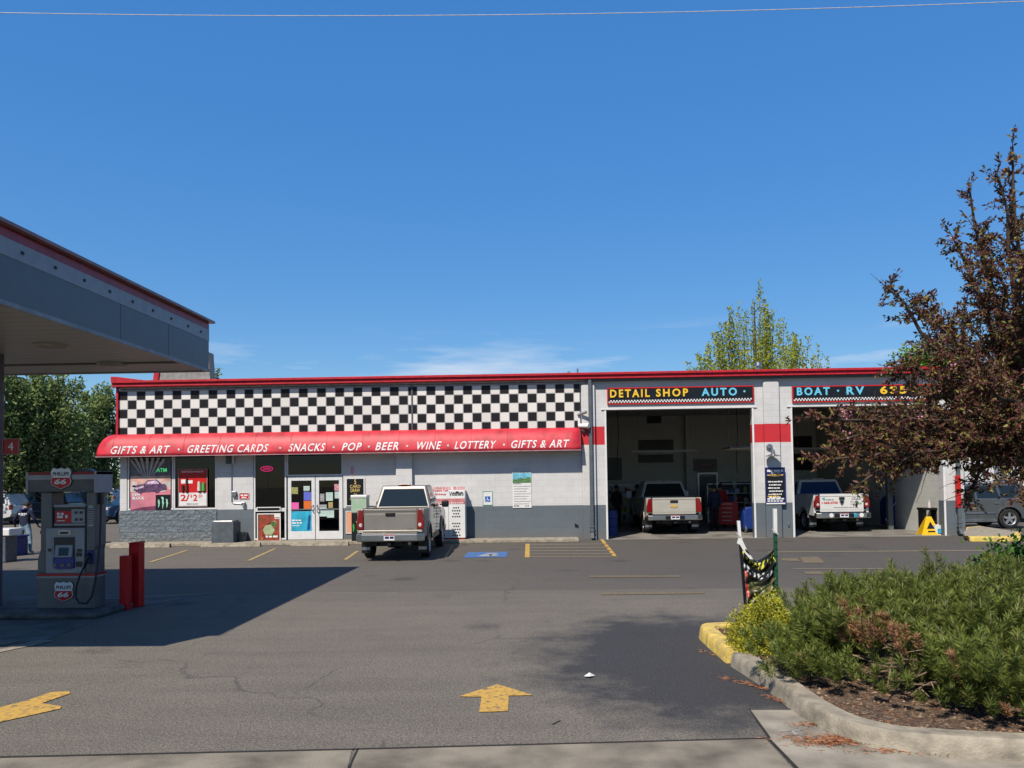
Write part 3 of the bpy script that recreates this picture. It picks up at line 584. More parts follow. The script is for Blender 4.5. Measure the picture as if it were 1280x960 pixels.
# white menu poster on the plain wall
r, (x0, x1, z0, z1), y = board('wash_menu_poster', 'white menu poster with a landscape photo at its top on the plain wall', 'poster', 641, 588.5, 664, 635, YW-.004, 'white', None, .02, .02)
mb = MB(); zc = z1-.40
WB(MB().box(x0+.01, x1-.01, y-.003, y, zc, z1-.07), 'sky_print', mat('sky_print', (.18, .52, .70), .4, var=.25, vs=5), r)
hp = MB(); hp.prism([(x0+.01, zc), (x1-.01, zc), (x1-.01, zc+.16), (x1-.12, zc+.20), (x1-.22, zc+.13), (x0+.26, zc+.17), (x0+.12, zc+.10), (x0+.01, zc+.13)], 'y', y-.006, y-.0035); WB(hp, 'hill_print', mat('hill_print', (.10, .22, .08), .5, var=.4, vs=20), r)
scrib(mb, x0+.03, x1-.03, z1-.06, .045, y-.004, seed=79)
scrib(mb, x0+.03, x0+.3, zc-.045, .035, y-.004, seed=1)
for k in range(8): scrib(mb, x0+.05, x1-.04-.06*(k % 3), zc-.13-.085*k, .022, y-.004, seed=40+k)
scrib(mb, x0+.04, x0+.25, z0+.05, .05, y-.004, seed=3); scrib(mb, x1-.22, x1-.05, z0+.05, .05, y-.004, seed=4); WB(mb, 'lettering', 'grey_print', r)
# accessible parking sign
r, (x0, x1, z0, z1), y = board('accessible_parking_sign', 'small white and green accessible parking sign with a blue square on the wall', 'sign', 603.5, 613.5, 615.5, 631.5, YW-.004, 'white', mat('pale_green', (.25, .55, .48), .5), .018, .01)
xm, zm = (x0+x1)/2, z0+.20; WB(MB().box(xm-.09, xm+.09, y-.003, y, zm-.09, zm+.10), 'blue_square', 'blue', r)
mb = MB(); mb.lathe([(0, -.006), (.014, -.006), (.014, -.003)], (xm-.01, y, zm+.07), 'y', 8); mb.prism([(xm-.02, zm+.05), (xm+.0, zm+.05), (xm+.0, zm), (xm+.045, zm), (xm+.06, zm-.05), (xm+.04, zm-.055), (xm+.03, zm-.02), (xm-.02, zm-.02)], 'y', y-.006, y-.0035)
mb.tube([(xm-.02+.045*math.cos(a), y-.005, zm-.03+.045*math.sin(a)) for a in [2.0+k*.42 for k in range(10)]], .006, 5); scrib(mb, x0+.05, x1-.05, z1-.07, .02, y-.003, seed=5)
WB(mb, 'wheelchair_symbol', 'text_white', r)
# black winners poster, red sign over it
r, (x0, x1, z0, z1), y = board('payout_poster', 'black poster with gold lettering in a white frame right of the doors', 'poster', 432.5, 597, 456, 633, YW-.004, 'gloss_black', 'white', .035, .02)
mb = MB(); xm = (x0+x1)/2
for s, h, zz, ww in (('5', .16, z1-.22, .07), ('CARD', .10, z1-.345, .36), ('DRAW', .12, z1-.49, .32), ('THE', .045, z1-.58, .12), ('HIGHEST', .055, z1-.665, .30), ('PAYOUTS', .065, z1-.76, .36)):
    letter(mb, s, xm, zz, h, y-.004, w=ww, bold=.008, cx=True)
WB(mb, 'lettering', mat('gold_ink', (.75, .55, .18), .4), r)
r, (x0, x1, z0, z1), y = board('wall_notice', 'narrow pink and white notice high on the wall above the black poster', 'sign', 438, 583, 442.5, 594, YW-.004, mat('faded_pink', (.75, .35, .38), .5), 'white', .01, .008)
r, (x0, x1, z0, z1), y = board('ad_poster', 'small orange advert in a white frame low beside the doors', 'poster', 432.5, 638.5, 444, 667, YW-.004, mat('orange_print', (.62, .22, .12), .5, var=.5, vs=7, tint=(.5, .42, .30)), 'white', .025, .015)
r, (x0, x1, z0, z1), y = board('notice_plate', 'small red notice plate with white text beside the conduit', 'sign', 299, 616, 311.5, 624, YW-.004, 'red', 'white', .012, .008)
mb = scrib(MB(), x0+.05, x1-.05, z0+.11, .05, y-.004, seed=5); scrib(mb, x0+.09, x1-.09, z0+.04, .045, y-.004, seed=6); WB(mb, 'lettering', 'text_white', r)
# ---------------------------------------------------------------- window posters
YP = YW+.014
def claw(mb, x, z, s, y):
    for k, (dx, hh) in enumerate(((0, .78), (.34, 1.), (.68, .82))):
        b_ = 1-hh; mb.prism([(x+s*(dx-.08), z+s*hh), (x+s*(dx+.02), z+s*(hh+.03)), (x+s*(dx+.14), z+s*(hh-.04)), (x+s*(dx+.13), z+s*.62), (x+s*(dx+.17), z+s*.50), (x+s*(dx+.12), z+s*.30), (x+s*(dx+.05), z+s*b_*.5), (x+s*(dx+.02), z+s*.34), (x+s*(dx+.05), z+s*.44), (x+s*(dx-.0), z+s*.56), (x+s*(dx+.03), z+s*.80)], 'y', y-.003, y)
r, (x0, x1, z0, z1), y = board('race_poster', 'large pink window poster of a race car drifting in smoke, left window', 'poster', 163, 582, 213.5, 640, YP, mat('race_track_print', (.66, .22, .26), .35, var=.25, vs=1.6, tint=(.42, .16, .24)), None, th=.01)
w_, h_ = x1-x0, z1-z0
WB(MB().prism([(x0, z0+h_*.44), (x1, z0+h_*.48), (x1, z0+h_*.78), (x0, z0+h_*.78)], 'y', y-.002, y), 'background_print', mat('haze_print', (.72, .42, .36), .35, var=.25, vs=3), r)
WB(MB().box(x0, x1, y-.0022, y, z0+h_*.78, z1+.16), 'night_print', mat('night_print', (.16, .16, .165), .35, var=.25, vs=3), r)
mb = MB(); xq, zq = x0+w_*.42, z0+h_*.62
for k in range(7):
    a = math.radians(52+12*k); b_ = a+math.radians(5); L1 = w_*.72
    def cl(px_, pz_): return (min(max(px_, x0), x1), min(pz_, z1+.28))
    mb.prism([cl(xq+.1*math.cos(a), zq+.08), cl(xq+L1*math.cos(a-.02), zq+L1*math.sin(a)), cl(xq+L1*math.cos(b_), zq+L1*math.sin(b_))], 'y', y-.005, y-.0025)
for sx_, sz_, rr in ((.02, .50, .13), (.10, .60, .10), (.80, .52, .15), (.93, .60, .12), (.70, .66, .10)):
    mb.lathe([(0, -.005), (rr, -.005), (rr, -.0025)], (min(max(x0+w_*sx_, x0+rr), x1-rr), y, z0+h_*sz_), 'y', 14)
WB(MB().prism([(x0, z0), (x1, z0), (x1, z0+h_*.16), (x0+w_*.3, z0+h_*.10), (x0, z0+h_*.05)], 'y', y-.0024, y-.0004), 'track_print', mat('track_print', (.20, .06, .12), .4, var=.3, vs=4), r)
WB(mb, 'smoke_print', mat('smoke_print', (.62, .55, .54), .4), r)
mb = MB(); cz = z0+h_*.47; c0 = x0+w_*.08
mb.prism([(c0, cz), (c0+.1, cz+.18), (c0+.38, cz+.22), (c0+.5, cz+.34), (c0+.82, cz+.36), (c0+.98, cz+.22), (c0+1.16, cz+.16), (c0+1.18, cz+.02), (c0+.9, cz-.04), (c0+.2, cz-.08)], 'y', y-.009, y-.006)
mb.lathe([(0, -.012), (.09, -.012), (.09, -.009)], (c0+.24, y, cz-.02), 'y', 16); mb.lathe([(0, -.012), (.10, -.012), (.10, -.009)], (c0+.82, y, cz-.0), 'y', 16); WB(mb, 'race_car_print', mat('race_car_print', (.03, .02, .04), .4, var=.6, vs=14, tint=(.20, .10, .22)), r)
WB(MB().prism([(c0+.42, cz+.20), (c0+.52, cz+.31), (c0+.80, cz+.33), (c0+.90, cz+.22)], 'y', y-.0115, y-.0092).prism([(c0+.05, cz+.08), (c0+.36, cz+.17), (c0+.36, cz+.10), (c0+.08, cz+.02)], 'y', y-.0115, y-.0092), 'livery_print', mat('livery_print', (.55, .42, .55), .4, var=.7, vs=18, tint=(.1, .06, .12)), r)
xb = x1-.52; WB(MB().box(xb, x1-.01, y-.008, y-.003, z0, z0+.58), 'logo_panel', 'gloss_black', r)
mb = MB(); claw(mb, xb+.08, z0+.08, .42, y-.009); WB(mb, 'claw_logo', mat('mint_print', (.35, .75, .55), .4), r)
WB(letter(letter(MB(), 'BLOCK', x0+.08, z0+h_*.27, .10, y-.008, w=.42, bold=.03), 'KEN', x0+.08, z0+h_*.27+.13, .08, y-.008, w=.26, bold=.03), 'lettering', 'text_white', r)
r = thing('atm_sign', 'small green glowing ATM sign inside the left window', 'sign', tuple(W(202, 585, YW+.10)))
a, _, b = W(195.5, 590, YW-.01); WB(letter(MB(), 'ATM', a, b, .13, YW-.008, w=.36, bold=.02), 'lettering', mat('green_neon', (.10, .75, .25), .4, emit=.35), r)
r, (x0, x1, z0, z1), y = board('drink_price_poster', 'red and white drink poster reading 2/$2.50 in the second window', 'poster', 223, 586, 259.5, 633.5, YP, 'red', 'grey_print', .02, th=.01)
zc = z0+(z1-z0)*.37; WB(MB().box(x0+.03, x1-.03, y-.003, y, z0+.03, zc), 'price_panel', 'white', r)
mb = letter(MB(), 'REFRESHMENT', x0+.12, z1-.12, .055, y-.004, w=x1-x0-.24, bold=.02); scrib(mb, x0+.1, x0+.5, zc+.32, .14, y-.004, seed=8); WB(mb, 'lettering', 'text_white', r)
mb = letter(MB(), '2/', x0+.08, z0+.19, .23, y-.004, w=.32, bold=.03); letter(mb, '$', x0+.42, z0+.30, .12, y-.004, bold=.02); letter(mb, '2', x0+.52, z0+.19, .23, y-.004, bold=.03); letter(mb, '50', x0+.71, z0+.31, .10, y-.004, bold=.02); WB(mb, 'lettering', 'red', r)
bt = MB(); bt.cyl((x1-.28, y-.02, zc+.06), (x1-.28, y-.02, zc+.38), .065, .05); WB(bt, 'bottle_print', mat('bottle_print', (.75, .72, .6), .3), r); bt = MB().cyl((x1-.13, y-.02, zc+.06), (x1-.13, y-.02, zc+.34), .06, .05); WB(bt, 'bottle_print', 'green', r)
bt = MB().cyl((x0+.30, y-.02, zc+.06), (x0+.30, y-.02, zc+.5), .06, .03); bt.cyl((x0+.16, y-.02, zc+.06), (x0+.16, y-.02, zc+.26), .05, .05); WB(bt, 'bottle_print', mat('cola_print', (.12, .03, .02), .3), r)
mb = scrib(MB(), x0+.3, x1-.3, z0+.07, .045, y-.004, seed=2); WB(mb, 'lettering', 'grey_print', r)
# open neon
r = thing('open_sign', 'oval pink neon open sign hanging in the narrow window left of the doors', 'sign', tuple(W(333, 592, YW+.02)))
a, _, b = W(333.5, 586, YW+.0); em = mat('pink_neon', (.75, .03, .18), .4, emit=.55)
WB(MB().tube([(a+.21*math.cos(t), YW+.005, b+.085*math.sin(t)) for t in np.linspace(0, 6.283, 25)], .012, 6), 'ring', em, r); mb = letter(MB(), 'OPEN', a, b-.04, .08, YW+.0, w=.27, bold=.01, cx=True); WB(mb, 'lettering', em, r)
WB(MB().box(a-.004, a+.004, YW+.01, YW+.014, b-.8, b-.09), 'cord', 'black', r)
# food poster low in the side window, small boards
r, (x0, x1, z0, z1), y = board('food_poster', 'red food poster in a white frame at the foot of the narrow window', 'poster', 321.5, 641.5, 351, 678.5, YW+.006, mat('food_print', (.30, .04, .025), .4, var=.6, vs=7, tint=(.05, .07, .03)), 'white', .035, th=.012)
fr_ = random.Random(4)
for k in range(9):
    fx_, fz_, fr0 = x0+fr_.uniform(.12, .62), z0+fr_.uniform(.15, .75), fr_.uniform(.05, .12); WB(MB().lathe([(0, -.0035+.0002*k), (fr0, -.0035+.0002*k), (fr0, 0)], (fx_, y, fz_), 'y', 12), 'food_picture', mat('food_piece', [(.35, .05, .03), (.50, .30, .16), (.10, .16, .05), (.22, .05, .03)][k % 4], .4, var=.5, vs=22), r)
WB(MB().prism([(x0+.28, z0+.28), (x0+.5, z0+.26), (x0+.62, z0+.42), (x0+.5, z0+.62), (x0+.3, z0+.60), (x0+.2, z0+.44)], 'y', y-.006, y-.004), 'label_print', mat('green_label', (.38, .46, .26), .5), r)
mb = MB().box(x1-.22, x1-.02, y-.013, y-.003, z1-.14, z1-.03); WB(mb, 'sticker', 'white', r)
mb = scrib(MB(), x1-.21, x1-.04, z1-.19, .03, y-.004, seed=20); scrib(mb, x0+.3, x1-.1, z0+.18, .07, y-.004, seed=21); WB(mb, 'lettering', 'text_white', r)
r, (x0, x1, z0, z1), y = board('counter_display', 'pale green display box standing inside the window left of the doors', 'display', 331, 623.5, 355, 633.5, YW+.20, mat('pale_green_box', (.34, .45, .38), .5), None, th=.1)
r, (x0, x1, z0, z1), y = board('counter_tray', 'white framed dark tray on the sill left of the doors', 'tray', 321, 633.5, 351, 639.5, YW+.006, 'gloss_black', 'white', .03, th=.012)
r, (x0, x1, z0, z1), y = board('drink_ad', 'bright blue advert filling the lower left door pane', 'poster', 363.5, 639, 389.5, 668.5, YW+.046, 'cyan', None, th=.006)
mb = scrib(MB(), x0+.05, x0+.38, z1-.33, .055, y-.003, seed=61); scrib(mb, x0+.05, x0+.42, z1-.42, .055, y-.003, seed=62); scrib(mb, x0+.06, x0+.3, z1-.50, .03, y-.003, seed=3); WB(mb, 'lettering', 'text_white', r)
WB(MB().prism([(x1-.16, z0+.15), (x1-.06, z0+.18), (x1-.04, z1-.14), (x1-.10, z1-.12)], 'y', y-.004, y), 'bottle_print', mat('deep_blue', (.01, .08, .3), .3), r)
for k, (a, b, c, d, m, lb) in enumerate(((364.3, 609, 372.5, 617.5, mat('olive_paper', (.35, .36, .12), .6, var=.3, vs=20), 'olive and black flyer at the top left of the left door'),
    (379.5, 607.5, 387, 613.5, 'paper', 'small pale flyer at the top right of the left door'), (379.7, 615, 389, 625.5, 'violet', 'blue paper notice on the left door'),
    (379.7, 626, 389, 636, 'orange', 'orange paper notice on the left door'), (364.5, 628, 373.5, 638.5, 'pink', 'bright pink paper notice on the left door'),
    (418, 605, 423.7, 613.5, mat('pink_print', (.65, .30, .34), .6, var=.4, vs=20), 'pale pink sticker at the top right of the right door'), (418.5, 614.5, 424, 623, 'paper', 'small pale paper at the right edge of the right door'),
    (407.5, 615.5, 416, 626, 'paper', 'pale green paper in the middle of the right door'), (400, 617, 405.5, 627, 'grey_print', 'grey sticker near the left edge of the right door'),
    (410.5, 627.5, 416, 635, mat('tan_paper', (.45, .33, .15), .6), 'tan paper beneath the pale green one on the right door'), (399.5, 634.5, 408.5, 645.5, 'paper', 'pale sheet low on the right door beside the handle'),
    (408.8, 635.5, 417.5, 647, 'paper', 'lowest pale sheet on the right door'), (399, 630.5, 408.5, 634, 'grey_print', 'wide grey strip sticker on the right door'))):
    x0, x1, z0, z1 = RX(a, b, c, d, YW+.044); o = thing('door_notice', lb, 'notice', ((x0+x1)/2, YW+.044, z0), group='papers taped to the shop doors')
    WB(MB().box(x0, x1, YW+.040, YW+.044, z0, z1), 'sheet', m, o); mb = MB()
    if m in ('paper', 'grey_print'):
        for q in range(4): scrib(mb, x0+.02, x1-.02, z1-.05-.05*q, .014, YW+.0385, .001, seed=k*7+q)
        WB(mb, 'lettering', 'grey_print' if m == 'paper' else 'white', o)
# ---------------------------------------------------------------- things along the storefront
r = thing('litter_bin', 'square dark grey litter bin with a pale top against the storefront', 'bin', tuple(G(275, 683)*[1, 0, 0]+[0, YW-.62, .1]))
mb = MB().box(-.37, .37, -.33, .33, .0, .68); mb.build('body', 'dark_grey', r, bevel=.012); MB().box(-.33, .33, -.29, .29, .682, .73).build('top', 'steel', r, bevel=.02)
r = thing('flower_pot', 'low dark round pot between the litter bin and the doors', 'pot', (W(301, 680, YW-.4)[0], YW-.4, .1)); MB().lathe([(0, 0), (.15, 0), (.21, .26), (.22, .26), (.22, .29), (.19, .29), (.18, .2), (0, .2)], (0, 0, 0)).build('pot', 'dark_grey', r, smooth=True); MB().lathe([(0, .23), (.18, .2)], (0, 0, 0)).build('soil', 'soil', r)
# propane exchange cage
px0, px1 = W(540, 640, YW-.55)[0], W(581.5, 640, YW-.55)[0]; zt = W(560, 613, YW-.55)[2]
r = thing('propane_cage', 'white perforated propane tank exchange cage with red lettering right of the pickup', 'cage', ((px0+px1)/2, YW-.3, .1))
w_ = px1-px0; hw = w_/2; H_ = zt-.1; y0 = -.28
MB().box(-hw, hw, y0, .27, .05, H_).build('cabinet', 'white', r, bevel=.01); MB().box(-hw+.02, hw-.02, y0+.03, .26, 0, .048).build('plinth', 'red', r)
mb = MB()
for side in (-1, 1):
    for row in range(10):
        if row == 5: continue
        for c in range(4 if row % 2 == 0 else 3):
            x = side*w_*.23+(c-1.5+(.5 if row % 2 else 0))*.075; z = .14+row*.098+(.03 if row > 4 else 0)
            mb.lathe([(0, y0-.006), (.027, y0-.006), (.027, y0)], (x, 0, z), 'y', 8)
mb.build('perforations', 'black', r)
MB().box(-.006, .006, y0-.005, y0-.001, .08, 1.16).build('door_gap', 'grey_print', r)
MB().box(-hw+.01, hw-.01, y0-.006, y0-.001, 1.18, 1.26).build('red_strip', 'red', r); MB().box(-hw+.01, hw-.01, y0-.005, y0-.001, 1.275, 1.36).build('pink_strip', mat('faded_red', (.6, .22, .22), .5), r)
mb = letter(MB(), 'Propane Tank', -hw+.06, 1.58, .085, y0-.006, w=.5, bold=.02); letter(mb, 'Exchange', -hw+.12, 1.46, .085, y0-.006, w=.36, bold=.02); mb.build('lettering', 'red', r)
mb = MB(); scrib(mb, -hw+.05, hw-.05, 1.195, .04, y0-.008, .002, seed=1); mb.build('lettering', 'text_white', r)
mb = letter(MB(), 'V', hw-.54, 1.44, .15, y0-.006, w=.10, shear=.1, bold=.01); mb.prism([(hw-.45, 1.52), (hw-.38, 1.57), (hw-.33, 1.55), (hw-.26, 1.61), (hw-.18, 1.55), (hw-.10, 1.58), (hw-.04, 1.52)], 'y', y0-.006, y0-.001); scrib(mb, hw-.43, hw-.05, 1.46, .045, y0-.006, seed=60); mb.build('lettering', 'black', r)
s = MB().box(-hw+.02, -hw+.62, y0+.2, y0+.22, H_+.01, H_+.12).box(hw-.42, hw-.02, y0+.2, y0+.22, H_+.01, H_+.12).build('topper', mat('topper_print', (.68, .40, .40), .5, var=.3, vs=12), r)
MB().box(-hw+.63, hw-.43, y0+.2, y0+.22, H_+.01, H_+.13).build('topper_label', 'white', r)
# bin with green stripes left of pickup
q = W(447, 660, YW-.55); r = thing('ice_bin', 'tall narrow black bin with bright green stripes and white lid left of the pickup', 'bin', (q[0]+.05, YW-.55, .1))
MB().box(-.2, .3, -.25, .25, 0, .95).build('body', 'black', r, bevel=.02); MB().box(-.2, .3, -.25, .25, .955, 1.42).build('poster_wrap', mat('wrap_print', (.18, .32, .20), .5, var=.6, vs=10, tint=(.5, .5, .45)), r); MB().box(-.22, .32, -.27, .27, 1.425, 1.52).build('lid', 'white', r, bevel=.02)
mb = MB(); claw(mb, -.16, .25, .4, -.252); mb.build('claw_logo', 'green', r)
# wheel stops
for k, (a, b, py, lb) in enumerate(((139, 213, 689.5, 'concrete wheel stop at the left corner of the store'), (252, 326, 688, 'concrete wheel stop before the litter bin'), (364, 436, 685.5, 'concrete wheel stop before the double doors'))):
    A, Bq = G(a, py), G(b, py); y = YW-1.35; xa_, xb_ = A[0]*y/A[1], Bq[0]*y/Bq[1]
    o = MB().prism([(y-.09, 0), (y+.09, 0), (y+.06, .13), (y-.06, .13)], 'x', xa_, xb_); o = WB(o, 'wheel_stop', 'kerb', None, ((xa_+xb_)/2, y, 0), bevel=.012); tag(o, lb, 'wheel stop', 'wheel stops along the storefront')
# litter on the asphalt
q = G(737, 847); tag(MB().add([(-.06, 0, .01), (0, -.05, .02), (.06, .02, .012), (.0, .05, .03), (0, 0, .05)], [(0, 1, 4), (1, 2, 4), (2, 3, 4), (3, 0, 4)]).build('paper_scrap', 'white', loc=(q[0], q[1], .004)), 'small white paper scrap on the asphalt right of the arrow', 'litter')
# ================================================================== CANOPY
XC = W(261, 465, 15.3)[0]; YC1, YC0 = 15.3, 6.9; zb_, zt_ = W(261, 465, 15.3)[2], W(262, 401, 15.3)[2]; XL = -22.
r = thing('pump_canopy', 'wide flat canopy with grey and red striped edge over the fuel pumps', 'canopy', (XC-3, 11, 0))
h_ = zt_-zb_
def bandf(name, m, a, b, o): # one fascia band round the whole roof, o = how far it stands out
    z0, z1 = zb_+h_*a, zb_+h_*b; mb = MB().box(XL, XC+o, YC1-.05, YC1+o, z0, z1).box(XL, XC+o, YC0-o, YC0+.05, z0, z1).box(XC-.05, XC+o, YC0+.051, YC1-.051, z0, z1); return WB(mb, name, m, r)
bandf('bottom_trim', mat('pale_trim', (.30, .33, .36), .4), 0, .055, .012)
bandf('fascia', mat('fascia_slate', (.15, .185, .205), .35, var=.03), .058, .60, 0)
bandf('pale_band', mat('fascia_pale', (.34, .375, .41), .35, var=.05), .602, .82, .006)
bandf('red_band', mat('fascia_red', (.36, .055, .08), .35), .822, .925, .004)
bandf('dark_line', mat('fascia_dark', (.20, .004, .008), .4), .927, .955, 0)
bandf('coping', mat('coping', (.34, .20, .20), .35), .957, 1.0, .09)
mb = MB()
for px in (251, 235, 214, 191, 165.5, 137, 105, 68.5, 27):
    d = ray(px, 420); t = (XC+.006)/d[0]; yy = d[1]*t; mb.box(XC+.007, XC+.02, yy-.022, yy+.022, zb_+h_*.695, zb_+h_*.735)
WB(mb, 'fascia_clips', 'black', r)
for yy in (13.6, 12.0): WB(MB().box(XC+.0005, XC+.003, yy-.004, yy+.004, zb_+.06, zb_+h_*.6), 'panel_seam', mat('seam_slate', (.10, .125, .145), .4), r)
def soffit_mat():
    m, n, l, p = base('soffit'); sx = n.new('ShaderNodeSeparateXYZ'); l.new(n.new('ShaderNodeTexCoord').outputs['Object'], sx.inputs[0])
    f = mth(n, l, 'FRACT', mth(n, l, 'DIVIDE', sx.outputs['Y'], .3)); g = mth(n, l, 'LESS_THAN', f, .08)
    l.new(mix(n, l, g, (.44, .41, .36), (.19, .175, .15)), p.inputs['Base Color']); p.inputs['Roughness'].default_value = .45; return m
WB(MB().box(XL, XC-.051, YC0+.051, YC1-.051, zb_+.02, zb_+.1), 'soffit', soffit_mat(), r); WB(MB().box(XL, XC-.06, YC0+.06, YC1-.06, zb_+.3, zt_-.06), 'deck', 'dark_grey', r)
WB(MB().box(XL, XC-.06, YC1-1.25, YC1-1.15, zb_-.0, zb_+.019), 'drip_rail', mat('rail_dark', (.12, .10, .09), .5), r)
for px, py in ((141, 456), (63, 434)):
    q = G(px, py, zb_); WB(MB().lathe([(0, -.035), (.22, -.03), (.26, .0), (.27, .018)], (q[0], q[1], zb_), 'z', 20), 'canopy_light', mat('soffit_lamp', (.42, .38, .33), .4), r, smooth=True)
yc = 12.9; q = W(-9, 600, yc)[0]
for xx in (q, q-7.5): WB(MB().box(xx-.11, xx+.11, yc-.11, yc+.11, .0, zb_+.02), 'column', mat('column_paint', (.09, .10, .13), .4), r, bevel=.015)
r2, (x0, x1, z0, z1), y = board('pump_number_sign', 'small dark red sign with a pale 4 on the canopy column', 'sign', 4.5, 548, 25.5, 568.5, yc, mat('number_red', (.42, .02, .03), .4), mat('sign_edge', (.35, .22, .18), .5), .012, .03)
WB(letter(MB(), '4', (x0+x1)/2, z0+.07, .13, y-.004, bold=.01, cx=True), 'lettering', 'text_white', r2)
# ================================================================== PUMP
YPm = 12.6; s_ = 1000/YPm
isl = MB(); 
q0 = W(20, 768, YPm)[0]; q1 = W(160, 766, YPm)[0]
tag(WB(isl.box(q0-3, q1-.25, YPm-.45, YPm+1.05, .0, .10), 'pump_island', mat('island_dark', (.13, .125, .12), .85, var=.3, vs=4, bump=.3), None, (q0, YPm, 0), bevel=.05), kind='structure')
PX = W(86, 762, YPm)[0]; r = thing('fuel_pump', 'grey fuel dispenser with red and white shield signs under the canopy edge', 'fuel pump', (PX, YPm, .10))
def LX(px): return (px-86)/s_
def LZ(py): return (763-py)/s_
bm_ = mat('pump_grey', (.165, .17, .17), .4, var=.08, metal=.1); pk = mat('pump_pale', (.36, .375, .39), .35, var=.05); dk = mat('pump_dark', (.03, .035, .045), .35)
mb = MB(); T = .34
mb.prism([(LX(44.5), 0), (LX(118.5), 0), (LX(118), LZ(718)), (LX(44.8), LZ(718))], 'y', 0, T); mb.build('base_cabinet', bm_, r, bevel=.012)
MB().box(LX(44), LX(119), -.01, T+.01, LZ(722), LZ(719.2)).build('red_stripe', 'red', r); MB().box(LX(44), LX(119), -.008, T+.008, LZ(724.5), LZ(722.2)).build('pale_stripe', pk, r)
for a, b, c, d in ((44.8, 56, 48.5, 63), (106.5, 118, 107.5, 119.5)):
    MB().prism([(LX(a), LZ(718)), (LX(b), LZ(718)), (LX(b), LZ(690)), (LX(d), LZ(684)), (LX(d), LZ(616)), (LX(c), LZ(616)), (LX(c), LZ(688)), (LX(a), LZ(700))], 'y', .01, T-.01).build('side_column', bm_, r, bevel=.012)
MB().box(LX(56), LX(106.4), .03, T-.03, LZ(719), LZ(660)).build('console_core', dk, r)
MB().box(LX(56.3), LX(106), -.01, .03, LZ(718.5), LZ(661.5)).build('console', pk, r, bevel=.008)
MB().box(LX(65), LX(106), .03, T-.03, LZ(660), LZ(632)).build('head', dk, r, bevel=.008); MB().box(LX(65), LX(106), .02, .04, LZ(635), LZ(632)).build('head_trim', pk, r)
MB().box(LX(67), LX(87.8), .018, .03, LZ(655), LZ(640)).build('ad_panel', 'red', r)
mb = MB(); scrib(mb, LX(69.5), LX(78), LZ(645), .04, .014, .004, 1); scrib(mb, LX(69.5), LX(77), LZ(649), .04, .014, .004, 2); scrib(mb, LX(69.5), LX(80), LZ(653), .02, .014, .004, 3); mb.box(LX(80), LX(83), .014, .018, LZ(649), LZ(645)); mb.build('lettering', 'text_white', r)
MB().box(LX(88), LX(105), .018, .03, LZ(655), LZ(638)).build('grade_panel', pk, r)
mb = MB()
for a, b in ((92, 642), (98.5, 642), (92.5, 651), (98.5, 651)): mb.box(LX(a), LX(a+4), .012, .017, LZ(b+1.6), LZ(b-1.6))
mb.build('grade_labels', dk, r); MB().box(LX(65.5), LX(105.5), .018, .03, LZ(658.5), LZ(656)).build('head_trim', pk, r)
MB().box(LX(67), LX(94), -.02, -.011, LZ(712), LZ(673)).build('bezel', dk, r, bevel=.004)
sc = MB().hexa([(LX(70), -.07, LZ(698)), (LX(92), -.07, LZ(698)), (LX(92), -.021, LZ(698)), (LX(70), -.021, LZ(698))], [(LX(70), -.03, LZ(683)), (LX(92), -.03, LZ(683)), (LX(92), -.021, LZ(683)), (LX(70), -.021, LZ(683))]).build('screen_housing', pk, r)
MB().hexa([(LX(75), -.068, LZ(696)), (LX(87.5), -.068, LZ(696)), (LX(87.5), -.05, LZ(696)), (LX(75), -.05, LZ(696))], [(LX(75), -.044, LZ(686)), (LX(87.5), -.044, LZ(686)), (LX(87.5), -.034, LZ(686)), (LX(75), -.034, LZ(686))]).build('screen', mat('screen_dark', (.03, .045, .04), .1), sc)
MB().prism([(LX(67), LZ(699)), (LX(94), LZ(699)), (LX(94), LZ(710)), (LX(90), LZ(713)), (LX(71), LZ(713)), (LX(67), LZ(710))], 'y', -.045, -.021).build('grade_buttons', mat('pump_blue', (.02, .05, .30), .3), r, bevel=.004)
mb = MB()
for a in (70.5, 80, 88.5): mb.lathe([(0, -.06), (.028, -.058), (.03, -.0455)], (LX(a), 0, LZ(708)), 'y', 12)
mb.build('push_button', mat('button_tan', (.25, .20, .10), .4), r)
for i, (a, b, c, d, m) in enumerate(((73, 664, 89, 670.5, 'steel'), (57.5, 673.5, 64.5, 693, pk), (59.5, 687, 64, 691, dk), (97, 688, 100, 691.5, dk), (96, 692.5, 103, 697.5, dk), (96, 704, 103.5, 710.5, dk), (101, 688, 103, 691.5, dk), (75, 666, 85, 669, dk))):
    MB().box(LX(a), LX(c), -.016-.002*i, -.011, LZ(d), LZ(b)).build(['receipt_slot', 'card_reader', 'card_slot', 'button', 'keypad', 'cash_slot', 'button', 'display_strip'][i], m, r, bevel=.002)
MB().box(LX(110.5), LX(117), .0, .009, LZ(660), LZ(633)).build('label_plate', mat('label_plate', (.42, .44, .45), .4, var=.2, vs=60), r)
mb = MB(); scrib(mb, LX(111), LX(116.5), LZ(640), .015, -.003, .003, 1)
for k in range(9): scrib(mb, LX(111), LX(116.5), LZ(638+2.3*k), .014, -.003, .003, k)
mb.build('lettering', dk, r)
